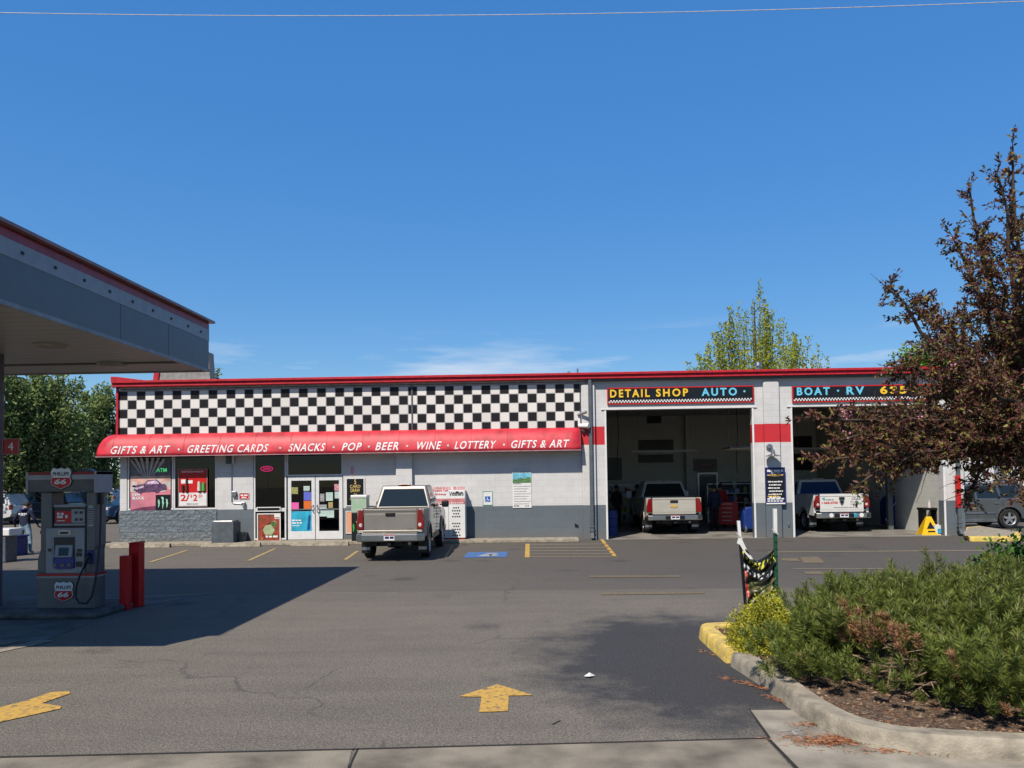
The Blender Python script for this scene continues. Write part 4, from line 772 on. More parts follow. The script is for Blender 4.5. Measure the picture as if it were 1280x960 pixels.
# topper
MB().box(LX(34.5), LX(123), -.06, T+.06, LZ(615.5), LZ(592.5)).build('topper', mat('topper_grey', (.12, .125, .125), .4), r, bevel=.01)
MB().box(LX(35.2), LX(123), -.068, T+.068, LZ(600), LZ(594)).build('topper_stripe', pk, r); MB().box(LX(33), LX(124), -.07, T+.07, LZ(593.8), LZ(590.5)).build('topper_trim', mat('dull_red', (.30, .01, .02), .4), r)
for a in (33, 121): MB().box(LX(a), LX(a+3), -.072, T+.072, LZ(617), LZ(590.2)).build('end_cap', pk, r)
MB().prism([(LX(90), LZ(590)), (LX(112), LZ(590)), (LX(104), LZ(586)), (LX(95), LZ(586))], 'y', .12, .25).build('vent_cap', bm_, r)
def shield(parent, cx_, cz_, w, h, y):
    def out(k): 
        P = [(-.50, .30), (-.44, .42), (-.36, .50), (-.18, .44), (0, .50), (.18, .44), (.36, .50), (.44, .42), (.50, .30), (.44, .08), (.50, -.18), (.40, -.34), (.20, -.42), (0, -.52), (-.20, -.42), (-.40, -.34), (-.50, -.18), (-.44, .08)]
        return [(cx_+a*w*k, cz_+b*h*k) for a, b in P]
    s = MB().prism(out(1), 'y', y-.012, y).build('shield', 'black', parent); MB().prism(out(.95), 'y', y-.016, y-.0125).build('shield_border', 'text_white', s)
    lo = [(cx_+a*w, cz_+b*h) for a, b in ((-.43, .03), (.43, .03), (.40, 0.0), (.44, -.17), (.36, -.31), (.18, -.38), (0, -.47), (-.18, -.38), (-.36, -.31), (-.44, -.17), (-.40, 0.0))]
    MB().prism(lo[::-1], 'y', y-.020, y-.0165).build('red_field', 'red', s)
    letter(MB(), 'PHILLIPS', cx_, cz_+.12*h, .17*h, y-.0185, w=w*.74, bold=.02, cx=True).build('lettering', 'black', s)
    letter(MB(), '66', cx_-.03*w, cz_-.27*h, .24*h, y-.024, w=w*.55, shear=.25, bold=.035, cx=True).build('lettering', 'text_white', s)
shield(r, LX(79), LZ(598.5), 28/s_, 28/s_, -.07); shield(r, LX(80), LZ(741.5), 26/s_, 26/s_, -.002)
# nozzle, boot and hose on the right; one hose on the left
MB().box(LX(109.5), LX(118), -.03, .02, LZ(707), LZ(690)).build('nozzle_boot', mat('boot_blue', (.015, .03, .15), .4), r, bevel=.01)
nz = MB().tube([(LX(113), -.03, LZ(694)), (LX(114), -.09, LZ(697)), (LX(113), -.12, LZ(703)), (LX(111), -.10, LZ(710))], [.02, .035, .03, .022], 8).build('nozzle', 'black', r, smooth=True)
hs = [(122, 616, .12), (124.5, 640, .05), (125.5, 680, .0), (125, 705, -.04), (123.5, 728, -.08), (120, 747, -.1), (113, 756, -.1), (105, 755, -.12), (100.5, 748, -.12), (101, 735, -.12), (105, 722, -.12), (110, 710, -.1)]
MB().tube([(LX(a), c, LZ(b)) for a, b, c in hs], .016, 8).build('hose', mat('hose_blue', (.02, .02, .04), .5), r, smooth=True)
MB().box(LX(120), LX(124), .08, .16, LZ(632), LZ(616)).build('hose_swivel', 'black', r, bevel=.01)
MB().tube([(LX(45), .3, LZ(616)), (LX(46), .2, LZ(640)), (LX(45.5), .15, LZ(658)), (LX(43.5), .12, LZ(668)), (LX(46), .15, LZ(672)), (LX(48.5), .2, LZ(664))], .018, 8).build('hose', 'black', r, smooth=True)
MB().tube([(LX(38), .1, LZ(616)), (LX(43), .12, LZ(622)), (LX(48), .12, LZ(630))], .02, 8).build('hose_arm', 'black', r)
# bollards
for a, b, t, bt_, lb in ((148.6, 159.6, 695, 763, 'shorter red square bollard right of the fuel pump'), (160.3, 174.3, 679.5, 759.5, 'taller red square bollard right of the fuel pump')):
    q = G((a+b)/2, bt_); D = q[1]; hw = (b-a)/2*D/1000; hh = W(a, t, D)[2]; o = thing('bollard', lb, 'bollard', (q[0], D, 0), group='red bollards by the pump')
    MB().box(-hw, hw, 0, 2*hw, 0, hh).build('post', 'bollard_red', o, bevel=.012)
    if hh > 1: MB().prism([(-hw-.003, hh-.0), (hw+.003, hh-.0), (hw+.003, hh+.03), (-hw-.003, hh+.015)], 'y', -.003, 2*hw+.003).build('cap', 'bollard_red', o)
# ground hose along the island
q = [G(a, b) for a, b in ((20, 764), (40, 768), (75, 768), (110, 766), (148, 764))]; o = MB().tube([(p[0], p[1]-.25, .02) for p in q], .022, 6); o = WB(o, 'ground_hose', 'black', None, (q[2][0], q[2][1]-.25, 0), smooth=True); tag(o, 'black hose lying along the foot of the pump island', 'hose')
# ================================================================== VEHICLES
def arc(cy_, cz_, r, a0, a1, n=10): return [(cy_+r*math.cos(math.radians(a0+(a1-a0)*k/n)), cz_+r*math.sin(math.radians(a0+(a1-a0)*k/n))) for k in range(n+1)]
def wheel(parent, x, y, r, w, rim, side, spokes=6, offset=0):
    """axle along x; side = +1 outer face towards +x"""
    o = MB().lathe([(r*.60, -w*.42), (r*.80, -w*.5), (r*.95, -w*.46), (r, -w*.30), (r, w*.30), (r*.95, w*.46), (r*.80, w*.5), (r*.60, w*.42), (r*.60, -w*.42)], (0, 0, 0), 'x', 32).build('wheel', 'rubber', parent, smooth=True, loc=(x, y, r))
    mb = MB(); s = side*w*.5
    mb.lathe([(r*.61, -w*.38*side), (r*.58, s*.6), (r*.62, s*.9), (r*.58, s*.85), (r*.54, s*.5)], (0, 0, 0), 'x', 28)
    for k in range(spokes):
        a = 2*math.pi*k/spokes; c, sn = math.cos(a), math.sin(a); t = .12*r
        P = [(q*c-u*sn, q*sn+u*c) for q, u in ((r*.12, -t), (r*.58, -t*.75), (r*.58, t*.75), (r*.12, t))]; mb.prism(P, 'x', s*.45, s*.78)
    mb.lathe([(0, s*.86), (r*.13, s*.84), (r*.17, s*.5)], (0, 0, 0), 'x', 16); mb.build('rim', rim, o, smooth=True)
    MB().lathe([(0, s*.3), (r*.56, s*.3)], (0, 0, 0), 'x', 20).build('brake_disc', 'black', o)
def pickup(name, label, loc, rz, paint, kind, lift=0., dooropen=False, group=None):
    t = thing(name, label, 'pickup truck', loc, rz, group); L = lift
    bed = MB(); yr, yf = 1.22, 4.62; ar, ra = .40, .50
    zc = .40; zs = .60+L*.6; bz = 1.33 if kind != 'ram' else 1.36
    for s in (-1, 1):
        pr = [(.12, zs)]+[(a, b+L*.4) for a, b in arc(yr, zc, ra, 155, 25)]+[(2.14, zs-.02), (2.14, bz), (.10, bz)]
        bed.prism(pr, 'x', s*.90, s*.985)
        bed.prism([(.10, bz-.05), (2.14, bz-.05), (2.14, bz), (.10, bz)], 'x', s*.82, s*.899)
        fl = [(a, b+L*.4) for a, b in arc(yr, zc, ra+.07, 168, 12)]+[(a, b+L*.4) for a, b in arc(yr, zc, ra-.0, 12, 168)]; bed.prism(fl, 'x', s*.986, s*1.01)
    bed.box(-.9, .9, .12, 2.14, .78, .82); bed.box(-.9, .9, 2.08, 2.14, .82, bz); bed.build('bed', paint, t, bevel=.018)
    MB().box(-.88, .88, .18, 2.06, .821, .84).build('bed_liner', 'black', t)
    cab = MB()
    pr = [(2.16, zs-.02), (4.62-ra-.05, zs-.04)]+[(a, b+L*.4) for a, b in arc(yf, zc, ra, 160, 20)]+[(5.62, zs), (5.70, .92), (5.64, 1.10), (5.3, 1.19), (4.25, 1.25), (2.16, 1.25)]
    cab.prism(pr, 'x', -.955, .955)
    for s in (-1, 1):
        fl = [(a, b+L*.4) for a, b in arc(yf, zc, ra+.07, 168, 12)]+[(a, b+L*.4) for a, b in arc(yf, zc, ra, 12, 168)]; cab.prism(fl, 'x', s*.956, s*1.0)
    zr = 1.92+L*.3; yb0, yb1, yt0, yt1, xb, xt = 2.16, 4.32, 2.42, 3.62, .93, .72
    cb = cab.build('cab', paint, t, bevel=.035, seg=3); cab = MB()
    cab.hexa([(-xb, yb0, 1.22), (xb, yb0, 1.22), (xb, yb1, 1.22), (-xb, yb1, 1.22)], [(-xt, yt0, zr), (xt, yt0, zr), (xt, yt1, zr), (-xt, yt1, zr)])
    cab.build('cab_roof', paint, t, bevel=.065, seg=4)
    def face(z, s): f = (z-1.22)/(zr-1.22); return yb0+(yt0-yb0)*f-.006, (xb+(xt-xb)*f), yb1+(yt1-yb1)*f+.006
    def rq(z, xf): y, x, _ = face(z, 1); return (x*xf, y, z)
    z0, z1 = 1.30, zr-.10; e = .0; glass = 'blue_glass' if kind == 'ram' else 'car_glass'
    mb = MB(); 
    a, b, c, d = rq(z0, -.90), rq(z0, .90), rq(z1, .86), rq(z1, -.86); mb.hexa([a, b, (b[0], b[1]+.03, b[2]), (a[0], a[1]+.03, a[2])], [d, c, (c[0], c[1]+.03, c[2]), (d[0], d[1]+.03, d[2])]); mb.build('rear_window', glass, t)
    for s in (-1, 1):
        for f0, f1 in ((.07, .47), (.51, .86)):
            def sp(z, f):
                ya, x, yb = face(z, 1); ya_, yb_ = ya, yb; return (s*(x+.008), ya_+(yb_-ya_)*f, z)
            def si(z, f): q = sp(z, f); return (q[0]-s*.03, q[1], q[2])
            lo = [sp(z0+.0, f0), sp(z0, f1), si(z0, f1), si(z0, f0)]; hi = [sp(z1, f0), sp(z1, f1), si(z1, f1), si(z1, f0)]
            MB().hexa(lo, hi).build('side_window', glass, t)
        MB().box(s*.955, s*.962, 3.20, 3.212, zs+.04, 1.24).box(s*.955, s*.962, 4.12, 4.132, zs+.04, 1.24).box(s*.955, s*.962, 2.20, 2.212, zs+.04, 1.24).build('door_gap', 'black', t)
        for y in (2.35, 3.32): MB().box(s*.955, s*.985, y, y+.16, 1.05, 1.09).build('door_handle', paint, t, bevel=.006)
        mir = MB().box(s*.95, s*1.05, 4.08, 4.14, 1.30, 1.34); big = kind != 'sierra'
        MB().box(s*(1.04 if big else 1.02), s*1.27, 4.0, 4.12, 1.24, 1.54 if big else 1.44).build('mirror', 'white_metal' if kind == 'silver' else 'black', t, bevel=.05, seg=3).parent = t
        mir.build('mirror_arm', 'black', t)
    y_, x_, yw = face(1.5, 1); MB().hexa([(-.82, 4.30, 1.28), (.82, 4.30, 1.28), (.82, 4.27, 1.28), (-.82, 4.27, 1.28)], [(-.66, 3.66, zr-.06), (.66, 3.66, zr-.06), (.66, 3.63, zr-.06), (-.66, 3.63, zr-.06)]).build('windshield', glass, t)
    # tailgate
    tg = MB().box(-.775, .775, .035, .10, .74, bz+.005)
    tg.box(-.775, .775, .022, .0349, bz-.06, bz+.005)
    tgo = tg.build('tailgate', paint, t, bevel=.012)
    MB().box(-.74, .74, .029, .0345, .82, bz-.12).build('tailgate_panel', paint, tgo, bevel=.004)
    MB().box(-.775, .775, .03, .11, bz+.006, bz+.03).build('tailgate_cap', 'black' if kind != 'ram' else paint, tgo, bevel=.006)
    hz_ = bz-.13; MB().box(-.14 if kind != 'ram' else -.10, .14 if kind != 'ram' else .10, .008, .028, hz_-.05, hz_+.045).build('tailgate_handle', 'black', tgo, bevel=.012)
    MB().box(-.09, .09, .002, .008, hz_-.015, hz_+.02).build('handle_recess', 'rubber', tgo)
    if kind == 'silver':   # bar-cross emblem
        zc_ = 1.03; MB().prism([(-.13, zc_-.03), (-.045, zc_-.03), (-.035, zc_-.06), (.055, zc_-.06), (.045, zc_-.03), (.13, zc_-.03), (.12, zc_+.03), (.04, zc_+.03), (.03, zc_+.06), (-.06, zc_+.06), (-.05, zc_+.03), (-.14, zc_+.03)], 'y', .012, .028).build('emblem', 'gold', tgo, bevel=.003)
    if kind == 'ram':
        e_ = MB().prism([(-.08, 1.20), (.08, 1.20), (.085, 1.10), (.04, 1.0), (0, .97), (-.04, 1.0), (-.085, 1.10)], 'y', .014, .028).build('emblem', 'chrome', tgo, bevel=.003)
        MB().prism([(-.055, 1.18), (-.02, 1.15), (.02, 1.15), (.055, 1.18), (.05, 1.10), (.015, 1.02), (-.015, 1.02), (-.05, 1.10)], 'y', .010, .0135).build('emblem_head', 'black', e_)
        mb = MB(); scrib(mb, -.66, -.26, 1.16, .05, .024, .004, 4); scrib(mb, .34, .50, 1.17, .04, .024, .004, 5); scrib(mb, .52, .72, 1.17, .06, .024, .004, 15); scrib(mb, .30, .52, 1.08, .04, .024, .004, 6); scrib(mb, .30, .70, 1.0, .04, .024, .004, 7); scrib(mb, -.3, .55, .885, .035, .024, .004, 8); mb.build('lettering', 'grey_print', tgo)
        mb = letter(MB(), '666-0706', -.64, 1.03, .085, .024, w=.50, bold=.03); scrib(mb, -.72, -.66, 1.05, .04, .024, .004, 3); mb.build('phone_number', 'red', tgo)
        scrib(MB(), -.70, -.56, 1.20, .06, .022, .004, 12).build('logo_mark', 'cyan', tgo); scrib(MB(), .55, .70, 1.02, .05, .022, .004, 13).build('logo_mark', 'green', tgo)
    if kind == 'sierra': MB().box(-.78, .78, .0225, .0228, .8, .801).build('crease', paint, tgo); scrib(MB(), -.70, -.50, .80, .02, .02, .008, 3).build('badge', 'chrome', tgo); scrib(MB(), .5, .68, .82, .025, .02, .008, 4).build('badge', 'chrome', tgo)
    for s in (-1, 1):
        zl = .82 if kind != 'ram' else .90
        tl = MB().prism([(s*.785, zl), (s*.985, zl), (s*.98, zl+.22), (s*.93, bz-.06), (s*.90, bz-.02), (s*.80, bz-.02)], 'y', -.005, .13).build('taillight', 'tail_red', t, bevel=.02, seg=3)
        MB().lathe([(0, -.012), (.045, -.012), (.05, -.005)], (s*.865, .0, zl+.11), 'y', 16).build('reverse_lens', 'lens_white' if kind != 'silver' else 'tail_red', tl, bevel=.003)
    if kind == 'sierra': MB().prism([(-.97, .10), (-.93, -.03), (.93, -.03), (.97, .10)], 'z', .745, .80).build('lower_valance', paint, t, bevel=.012)
    # bumper
    zb0, zb1 = .52+L*.5, .73+L*.5*0
    bp = MB().prism([(-1.0, .06), (-.98, -.10), (-.80, -.17), (.80, -.17), (.98, -.10), (1.0, .06), (.9, .14), (-.9, .14)], 'z', zb0, zb1-.015).build('rear_bumper', 'chrome', t, bevel=.03, seg=3)
    MB().box(-.80, .80, -.165, .03, zb1-.013, zb1+.005).build('bumper_step', 'black' if kind != 'sierra' else paint, bp, bevel=.005)
    if kind != 'sierra': MB().box(-.34, .34, -.178, -.17, zb0+.02, zb1-.04).build('bumper_recess', 'black', bp)
    if kind == 'ram':
        for x, m in ((-.45, 'white'), (.38, 'cyan'), (.62, 'white')): MB().lathe([(0, -.178), (.07, -.178), (.08, -.171)], (x, 0, zb0+.10), 'y', 14).build('sticker', m, bp)
    pl = MB().box(-.155, .155, -.188, -.179, zb0+.03, zb0+.18).build('license_plate', 'white', bp, bevel=.004); scrib(MB(), -.12, .13, zb0+.075, .06, -.191, .002, 5).build('plate_number', 'navy', pl); MB().box(-.15, .15, -.19, -.1885, zb0+.15, zb0+.178).build('plate_band', mat('plate_red', (.45, .12, .15), .5), pl)
    MB().box(-.20, .20, zr*0+2.40, 2.50, zr-.005, zr+.035).build('brake_light_housing', paint, t, bevel=.012); MB().box(-.11, .11, 2.385, 2.40, zr+.0, zr+.025).build('brake_light', 'tail_red', t)
    un = MB().box(-.62, .62, .2, 5.4, .38+L*.5, .62).box(-.93, .93, 2.2, 4.0, .42+L*.5, .60); un.cyl((-.8, yr, .38), (.8, yr, .38), .07, .07, 10).box(-.05, .05, -.20, .2, .42, .49).box(-.45, -.38, .0, .5, .40, .5).box(.30, .36, .0, .5, .42, .48); un.lathe([(.0, -.13), (.13, -.1), (.13, .1), (0, .13)], (0, yr, .36), 'y', 14); un.build('underbody', 'black', t)
    MB().cyl((.55, .05, .45), (.55, .5, .47), .04, .04).build('exhaust', 'steel', t, smooth=True)
    for s in (-1, 1):
        for y in (yr, yf): wheel(t, s*.86, y, .395, .27, 'alloy', s)
        MB().box(s*.72, s*.985, .62, .635, .17, .62).build('mud_flap', 'black', t); MB().box(s*.73, s*.975, .612, .619, .25, .33).build('flap_plate', 'steel', t)
        MB().box(s*.60, s*.92, 5.66, 5.73, .82, 1.0).build('headlight', 'lens_white', t, bevel=.02)
    MB().box(-.58, .58, 5.69, 5.73, .70, 1.05).build('grille', 'chrome', t, bevel=.02); MB().box(-.97, .97, 5.62, 5.85, .46, .66).build('front_bumper', 'chrome', t, bevel=.04)
    for s in (-1, 1): MB().box(s*.12, s*.58, 3.0, 3.1, 1.0, 1.58).build('seat', 'black', t, bevel=.04)
    MB().tube([(.80, 4.2, 1.2), (.80, 4.1, 1.75)], .004, 5).build('antenna', 'black', t)
    return t
def carpaint(name, c, flake=.0, met=.3, rough=.28, dirt=.0): return mat(name, c, rough, met, var=.04, vs=2.5, coat=.6)
champ = carpaint('champagne_paint', (.335, .315, .28), met=.5, rough=.38); silv = carpaint('pale_silver_paint', (.58, .55, .48), met=.25, rough=.34); whitep = carpaint('white_car_paint', (.74, .74, .73), met=0)
t1 = pickup('pickup_truck', 'champagne pickup parked nose in before the shop doors', (-3.78, 20.45, 0), math.radians(.8), champ, 'sierra'); t1.scale = (.88, 1, 1.01)
MB().box(-.5, .5, .5, 1.8, .84, 1.10).build('bed_box', 'black', t1, bevel=.02)
t2 = pickup('pickup_truck', 'pale silver pickup backed towards us in the first garage bay', (W(843, 640, 29.0)[0], 29.0, 0), 0, silv, 'silver', lift=.03)
t3 = pickup('pickup_truck', 'white work pickup with red phone number on its tailgate in the second bay', (W(1053, 640, 29.3)[0], 29.3, 0), 0, whitep, 'ram')
# open rear door of the white pickup
d = MB().box(-1.55, -.97, 3.15, 3.20, .62, 1.24).build('open_door', whitep, t3, bevel=.02); MB().box(-1.50, -.98, 3.155, 3.195, 1.25, 1.80).build('door_window', 'car_glass', d, bevel=.02); scrib(MB(), -1.45, -1.05, .95, .10, 3.142, .006, 4).build('lettering', 'red', d)
def suv(name, label, loc, rz, paint, group=None, boxy=0., cat='car', plain=False):
    """front towards -x, near side faces -y; length 4.6 m, x = 0 at the nose"""
    t = thing(name, label, cat, loc, rz, group); hw = .90; r = .37; xf, xr = .85, 3.62; ra = .45
    pr = [(.06, .42), (xf-ra-.03, .34)]+arc(xf, .36, ra, 180, 0, 12)+[(xf+ra+.03, .30), (xr-ra-.03, .30)]+arc(xr, .36, ra, 180, 0, 12)+[(xr+ra+.05, .36), (4.52, .44), (4.60, .62), (4.56, 1.04), (4.46, 1.12), (1.35, 1.08), (.30, .98), (.08, .86), (0, .62)]
    MB().prism(pr, 'y', -hw, hw).build('body', paint, t, bevel=.045, seg=3)
    zr = 1.70; g = [(1.28, 1.06), (1.75, 1.50), (2.05, 1.66), (2.6, zr), (4.0, zr-.02), (4.25, 1.62), (4.50, 1.10)]
    mb = MB(); n = len(g); vs = []
    for s in (-1, 1):
        for x, z in g: vs.append((x, s*(hw-.03-(z-1.06)*.28), z))
    mb.add(vs, [tuple(range(n))[::1], tuple(range(n, 2*n))[::-1]]+[(i, n+i, n+i+1, i+1) for i in range(n-1)]); mb.build('cabin', paint, t, bevel=.03)
    def sp(x, z, s, e): return (x, s*(hw-.03-(z-1.06)*.28+e), z)
    for s in (-1, 1):
        for P in ([(1.62, 1.14), (2.42, 1.14), (2.42, 1.60), (2.04, 1.58), (1.80, 1.44)], [(2.50, 1.14), (3.32, 1.14), (3.22, 1.60), (2.50, 1.61)], [(3.42, 1.14), (4.22, 1.14), (4.10, 1.42), (3.98, 1.58), (3.32, 1.60)]):
            o = [sp(x, z, s, .006) for x, z in P]; i_ = [sp(x, z, s, -.02) for x, z in P]; m = len(P)
            f = [tuple(range(m)), tuple(range(m, 2*m))[::-1]]+[(a, m+a, m+(a+1) % m, (a+1) % m) for a in range(m)]
            MB().add(o+i_, f).build('side_window', 'car_glass', t)
        if plain: continue
        for x in (1.45, 2.46, 3.40): MB().box(x-.005, x+.005, s*hw-.002*s, s*(hw+.003), .38, 1.05).build('door_gap', 'black', t)
        for x in (2.26, 3.16): MB().box(x-.09, x+.09, s*(hw+.0), s*(hw+.03), .93, .97).build('door_handle', 'chrome', t, bevel=.008)
        MB().box(xf+ra+.05, xr-ra-.05, s*hw, s*(hw+.025), .56, .62).build('side_moulding', 'steel', t, bevel=.01); MB().box(xf+ra, xr-ra, s*(hw-.05), s*(hw+.02), .26, .38).build('sill', 'dark_grey', t, bevel=.01)
        for x in (xf, xr): MB().prism(arc(x, .36, ra+.07, 178, 2, 14)+arc(x, .36, ra-.01, 2, 178, 14), 'y', s*(hw+.001), s*(hw+.035)).build('wheel_arch', paint, t, bevel=.01)
        MB().box(1.55, 1.72, s*(hw+.02), s*(hw+.20), 1.05, 1.20).build('mirror', paint, t, bevel=.03)
        MB().tube([(2.3, s*.66, zr-.04), (2.4, s*.66, zr+.04), (3.9, s*.66, zr+.03), (4.0, s*.66, zr-.04)], .018, 6).build('roof_rail', 'steel', t)
        MB().box(4.44, 4.58, s*.70, s*(hw+.005), .80, 1.08).build('taillight', 'tail_red', t, bevel=.02); MB().box(.0, .16, s*.55, s*.86, .74, .90).build('headlight', 'lens_white', t, bevel=.02)
    for x in (xf, xr):
        for s in (-1, 1):
            wo = MB().lathe([(r*.62, -.10), (r*.85, -.12), (r*.97, -.10), (r, -.06), (r, .06), (r*.97, .10), (r*.85, .12), (r*.62, .10)], (0, 0, 0), 'y', 30).build('wheel', 'rubber', t, smooth=True, loc=(x, s*.80, r))
            mb = MB(); mb.lathe([(r*.62, s*.02), (r*.60, s*.10), (r*.65, s*.115), (r*.58, s*.10), (r*.54, s*.06)], (0, 0, 0), 'y', 28)
            for k in range(5):
                a = 2*math.pi*k/5+.3; c, sn = math.cos(a), math.sin(a); P = [(q*c-u*sn, q*sn+u*c) for q, u in ((r*.1, -.13*r), (r*.58, -.10*r), (r*.58, .10*r), (r*.1, .13*r))]; mb.prism(P, 'y', s*.07, s*.105)
            mb.lathe([(0, s*.112), (r*.12, s*.11), (r*.16, s*.06)], (0, 0, 0), 'y', 14); mb.build('rim', 'alloy', wo, smooth=True); MB().lathe([(0, s*.04), (r*.56, s*.04)], (0, 0, 0), 'y', 20).build('brake_disc', 'black', wo)
    MB().box(.1, 4.5, -.75, .75, .22, .42).build('underbody', 'black', t)
    return t
Ys = 30.25
suv('parked_suv', 'grey four door off-road car seen side-on beyond the right corner of the garage', (W(1262, 650, Ys)[0]-3.62, Ys+.9, 0), 0, carpaint('grey_car_paint', (.13, .145, .15), met=.5, rough=.3))
# ================================================================== IN THE GARAGE
def onback(name, label, cat, a, b, c, d, Y, m, frame=None, **k): return board(name, label, cat, a, b, c, d, Y, m, frame, **k)
YB = YW+12.48
dkm = mat('dark_panel', (.02, .02, .022), .3)
onback('wall_panel', 'dark upper panel on the back wall above the work light', 'panel', 798, 549.5, 841.5, 563, YB, dkm); onback('wall_panel', 'dark lower panel on the back wall below the work light', 'panel', 798, 568, 841.5, 578.5, YB, dkm)
onback('wall_window', 'small dark square window high on the back wall', 'window', 808, 511, 827, 530, YB, dkm, 'steel')
onback('wall_panel', 'dark panel at the far left of the back wall', 'panel', 757, 572, 777, 600, YB, dkm); 
r, (x0, x1, z0, z1), y = onback('oval_logo_sign', 'black sign with a red and white oval over the inner door', 'sign', 867, 573.5, 895.5, 589, YB-.4, dkm)
MB_ = MB().tube([((x0+x1)/2+.40*math.cos(t), y-.01, (z0+z1)/2+.15*math.sin(t)) for t in np.linspace(0, 6.283, 25)], .018, 5); WB(MB_, 'oval_ring', mat('dim_red', (.4, .1, .1), .5), r); WB(scrib(MB(), (x0+x1)/2-.3, (x0+x1)/2+.3, (z0+z1)/2-.04, .08, y-.006, seed=3), 'lettering', mat('dim_red2', (.4, .12, .12), .5), r)
x0, x1, z0, z1 = RX(875, 591, 895, 655, YB-.4); r = thing('inner_door', 'dark half glazed door under the oval sign', 'door', ((x0+x1)/2, YB-.4, 0))
WB(MB().box(x0, x1, YB-.44, YB-.4, 0, 2.1), 'leaf', dkm, r); WB(MB().box(x0-.08, x0-.001, YB-.46, YB-.4, 0, 2.2).box(x1+.001, x1+.08, YB-.46, YB-.4, 0, 2.2).box(x0-.08, x1+.08, YB-.46, YB-.4, 2.201, 2.28), 'frame', 'steel', r)
onback('wall_window', 'dark window to the right of the inner door', 'window', 899, 601, 917, 640, YB, dkm, 'steel'); onback('wall_window', 'dark window beside the first pillar of the garage', 'window', 920, 601, 938, 640, YB, dkm, 'steel')
onback('yellow_letter_board', 'black board with faint yellow letters in the second bay', 'sign', 982, 545, 1014.5, 561, YB, dkm); onback('wall_panel', 'large dark panel behind the white pickup', 'panel', 982, 567, 1015, 588, YB, dkm)
def strip(px0, px1, py, Y, lb):
    a, _, z = W(px0, py, Y); b = W(px1, py, Y)[0]; r = thing('strip_light', lb, 'lamp', ((a+b)/2, Y, z))
    w = (b-a)/2; MB().prism([(-.10, 0), (.10, 0), (.04, .08), (-.04, .08)], 'x', -w, w).build('housing', 'white_metal', r); MB().cyl((-w+.05, 0, -.02), (w-.05, 0, -.02), .02, .02).build('tube', 'lens_white', r, smooth=True)
    for s in (-.8, .8): MB().tube([(w*s, 0, .08), (w*s, 0, 5.0-z)], .008, 4).build('chain', 'grey_print', r)
strip(790, 871, 565.5, YW+8, 'long white strip light hanging in the first bay'); strip(992, 1045, 562, YW+8, 'white strip light hanging in the second bay')
a, _, z = W(925, 562, YW+3); r = thing('rack_light', 'slatted yellowish light rack hanging by the middle pillar', 'lamp', (a, YW+3, z)); mb = MB()
for k in range(5): mb.box(-.5, .5, -.6+k*.28, -.48+k*.28, 0, .03)
mb.build('slats', mat('warm_slat', (.7, .6, .4), .4), r); MB().box(-.52, .52, -.62, .7, .032, .09).build('hood', 'steel', r)
for s in (-.4, .4): MB().tube([(s, 0, .09), (s, 0, 5-z)], .015, 4).build('chain', 'grey_print', r)
a, _, z = W(763+0, 640, YW+4); 
def machine(name, label, cat, px, Y, w, h, m, wheels=True, dep=.6):
    a = W(px, 650, Y)[0]; r = thing(name, label, cat, (a, Y, 0)); MB().prism([(-w/2, .12), (w/2, .12), (w/2, h*.7), (w*.3, h), (-w*.35, h), (-w/2, h*.8)], 'y', 0, dep).build('tank', m, r, bevel=.06, seg=3)
    if wheels:
        for s in (-1, 1): MB().lathe([(0, -.03), (.12, -.03), (.14, 0), (.12, .03), (0, .03)], (s*w*.38, -.03, .14), 'x', 16).build('wheel', 'steel', r, smooth=True)
    MB().tube([(-w*.4, .05, h*.7), (-w*.4, -.02, h+.12), (w*.3, -.02, h+.12), (w*.4, .05, h*.7)], .02, 6).build('handle', 'black', r); return r
bl = mat('machine_blue', (.008, .035, .20), .5)
machine('pressure_washer', 'blue covered washer on wheels left of the middle pillar', 'machine', 938, YW+2.4, .5, .95, bl)
rr = machine('carpet_extractor', 'large dark blue machine with a grey hose loop by the right wall', 'machine', 1127, YW+4.0, 1.15, 1.25, bl, False)
MB().tube([(-.5+.0, -.05, .06), (-.62, -.08, .35), (-.35, -.12, .85), (-.12, -.12, 1.18), (.15, -.12, 1.12), (.42, -.12, .75), (.60, -.1, .35), (.45, -.08, .08), (.0, -.1, .05)], .025, 6).build('hose', 'steel', rr, smooth=True); MB().box(-.14, .14, -.05, -.01, .46, .49).box(-.015, .015, -.05, -.01, .3, .75).build('logo', 'white_metal', rr)
a = W(762, 640, YW+2)[0]; r = thing('blue_drum', 'dark blue drum inside the left edge of the first bay', 'drum', (a, YW+2, 0)); MB().lathe([(0, 0), (.28, 0), (.28, .3), (.30, .32), (.28, .34), (.28, .6), (.30, .62), (.28, .64), (.28, .9), (0, .9)], (0, 0, 0)).build('shell', bl, r, smooth=True)
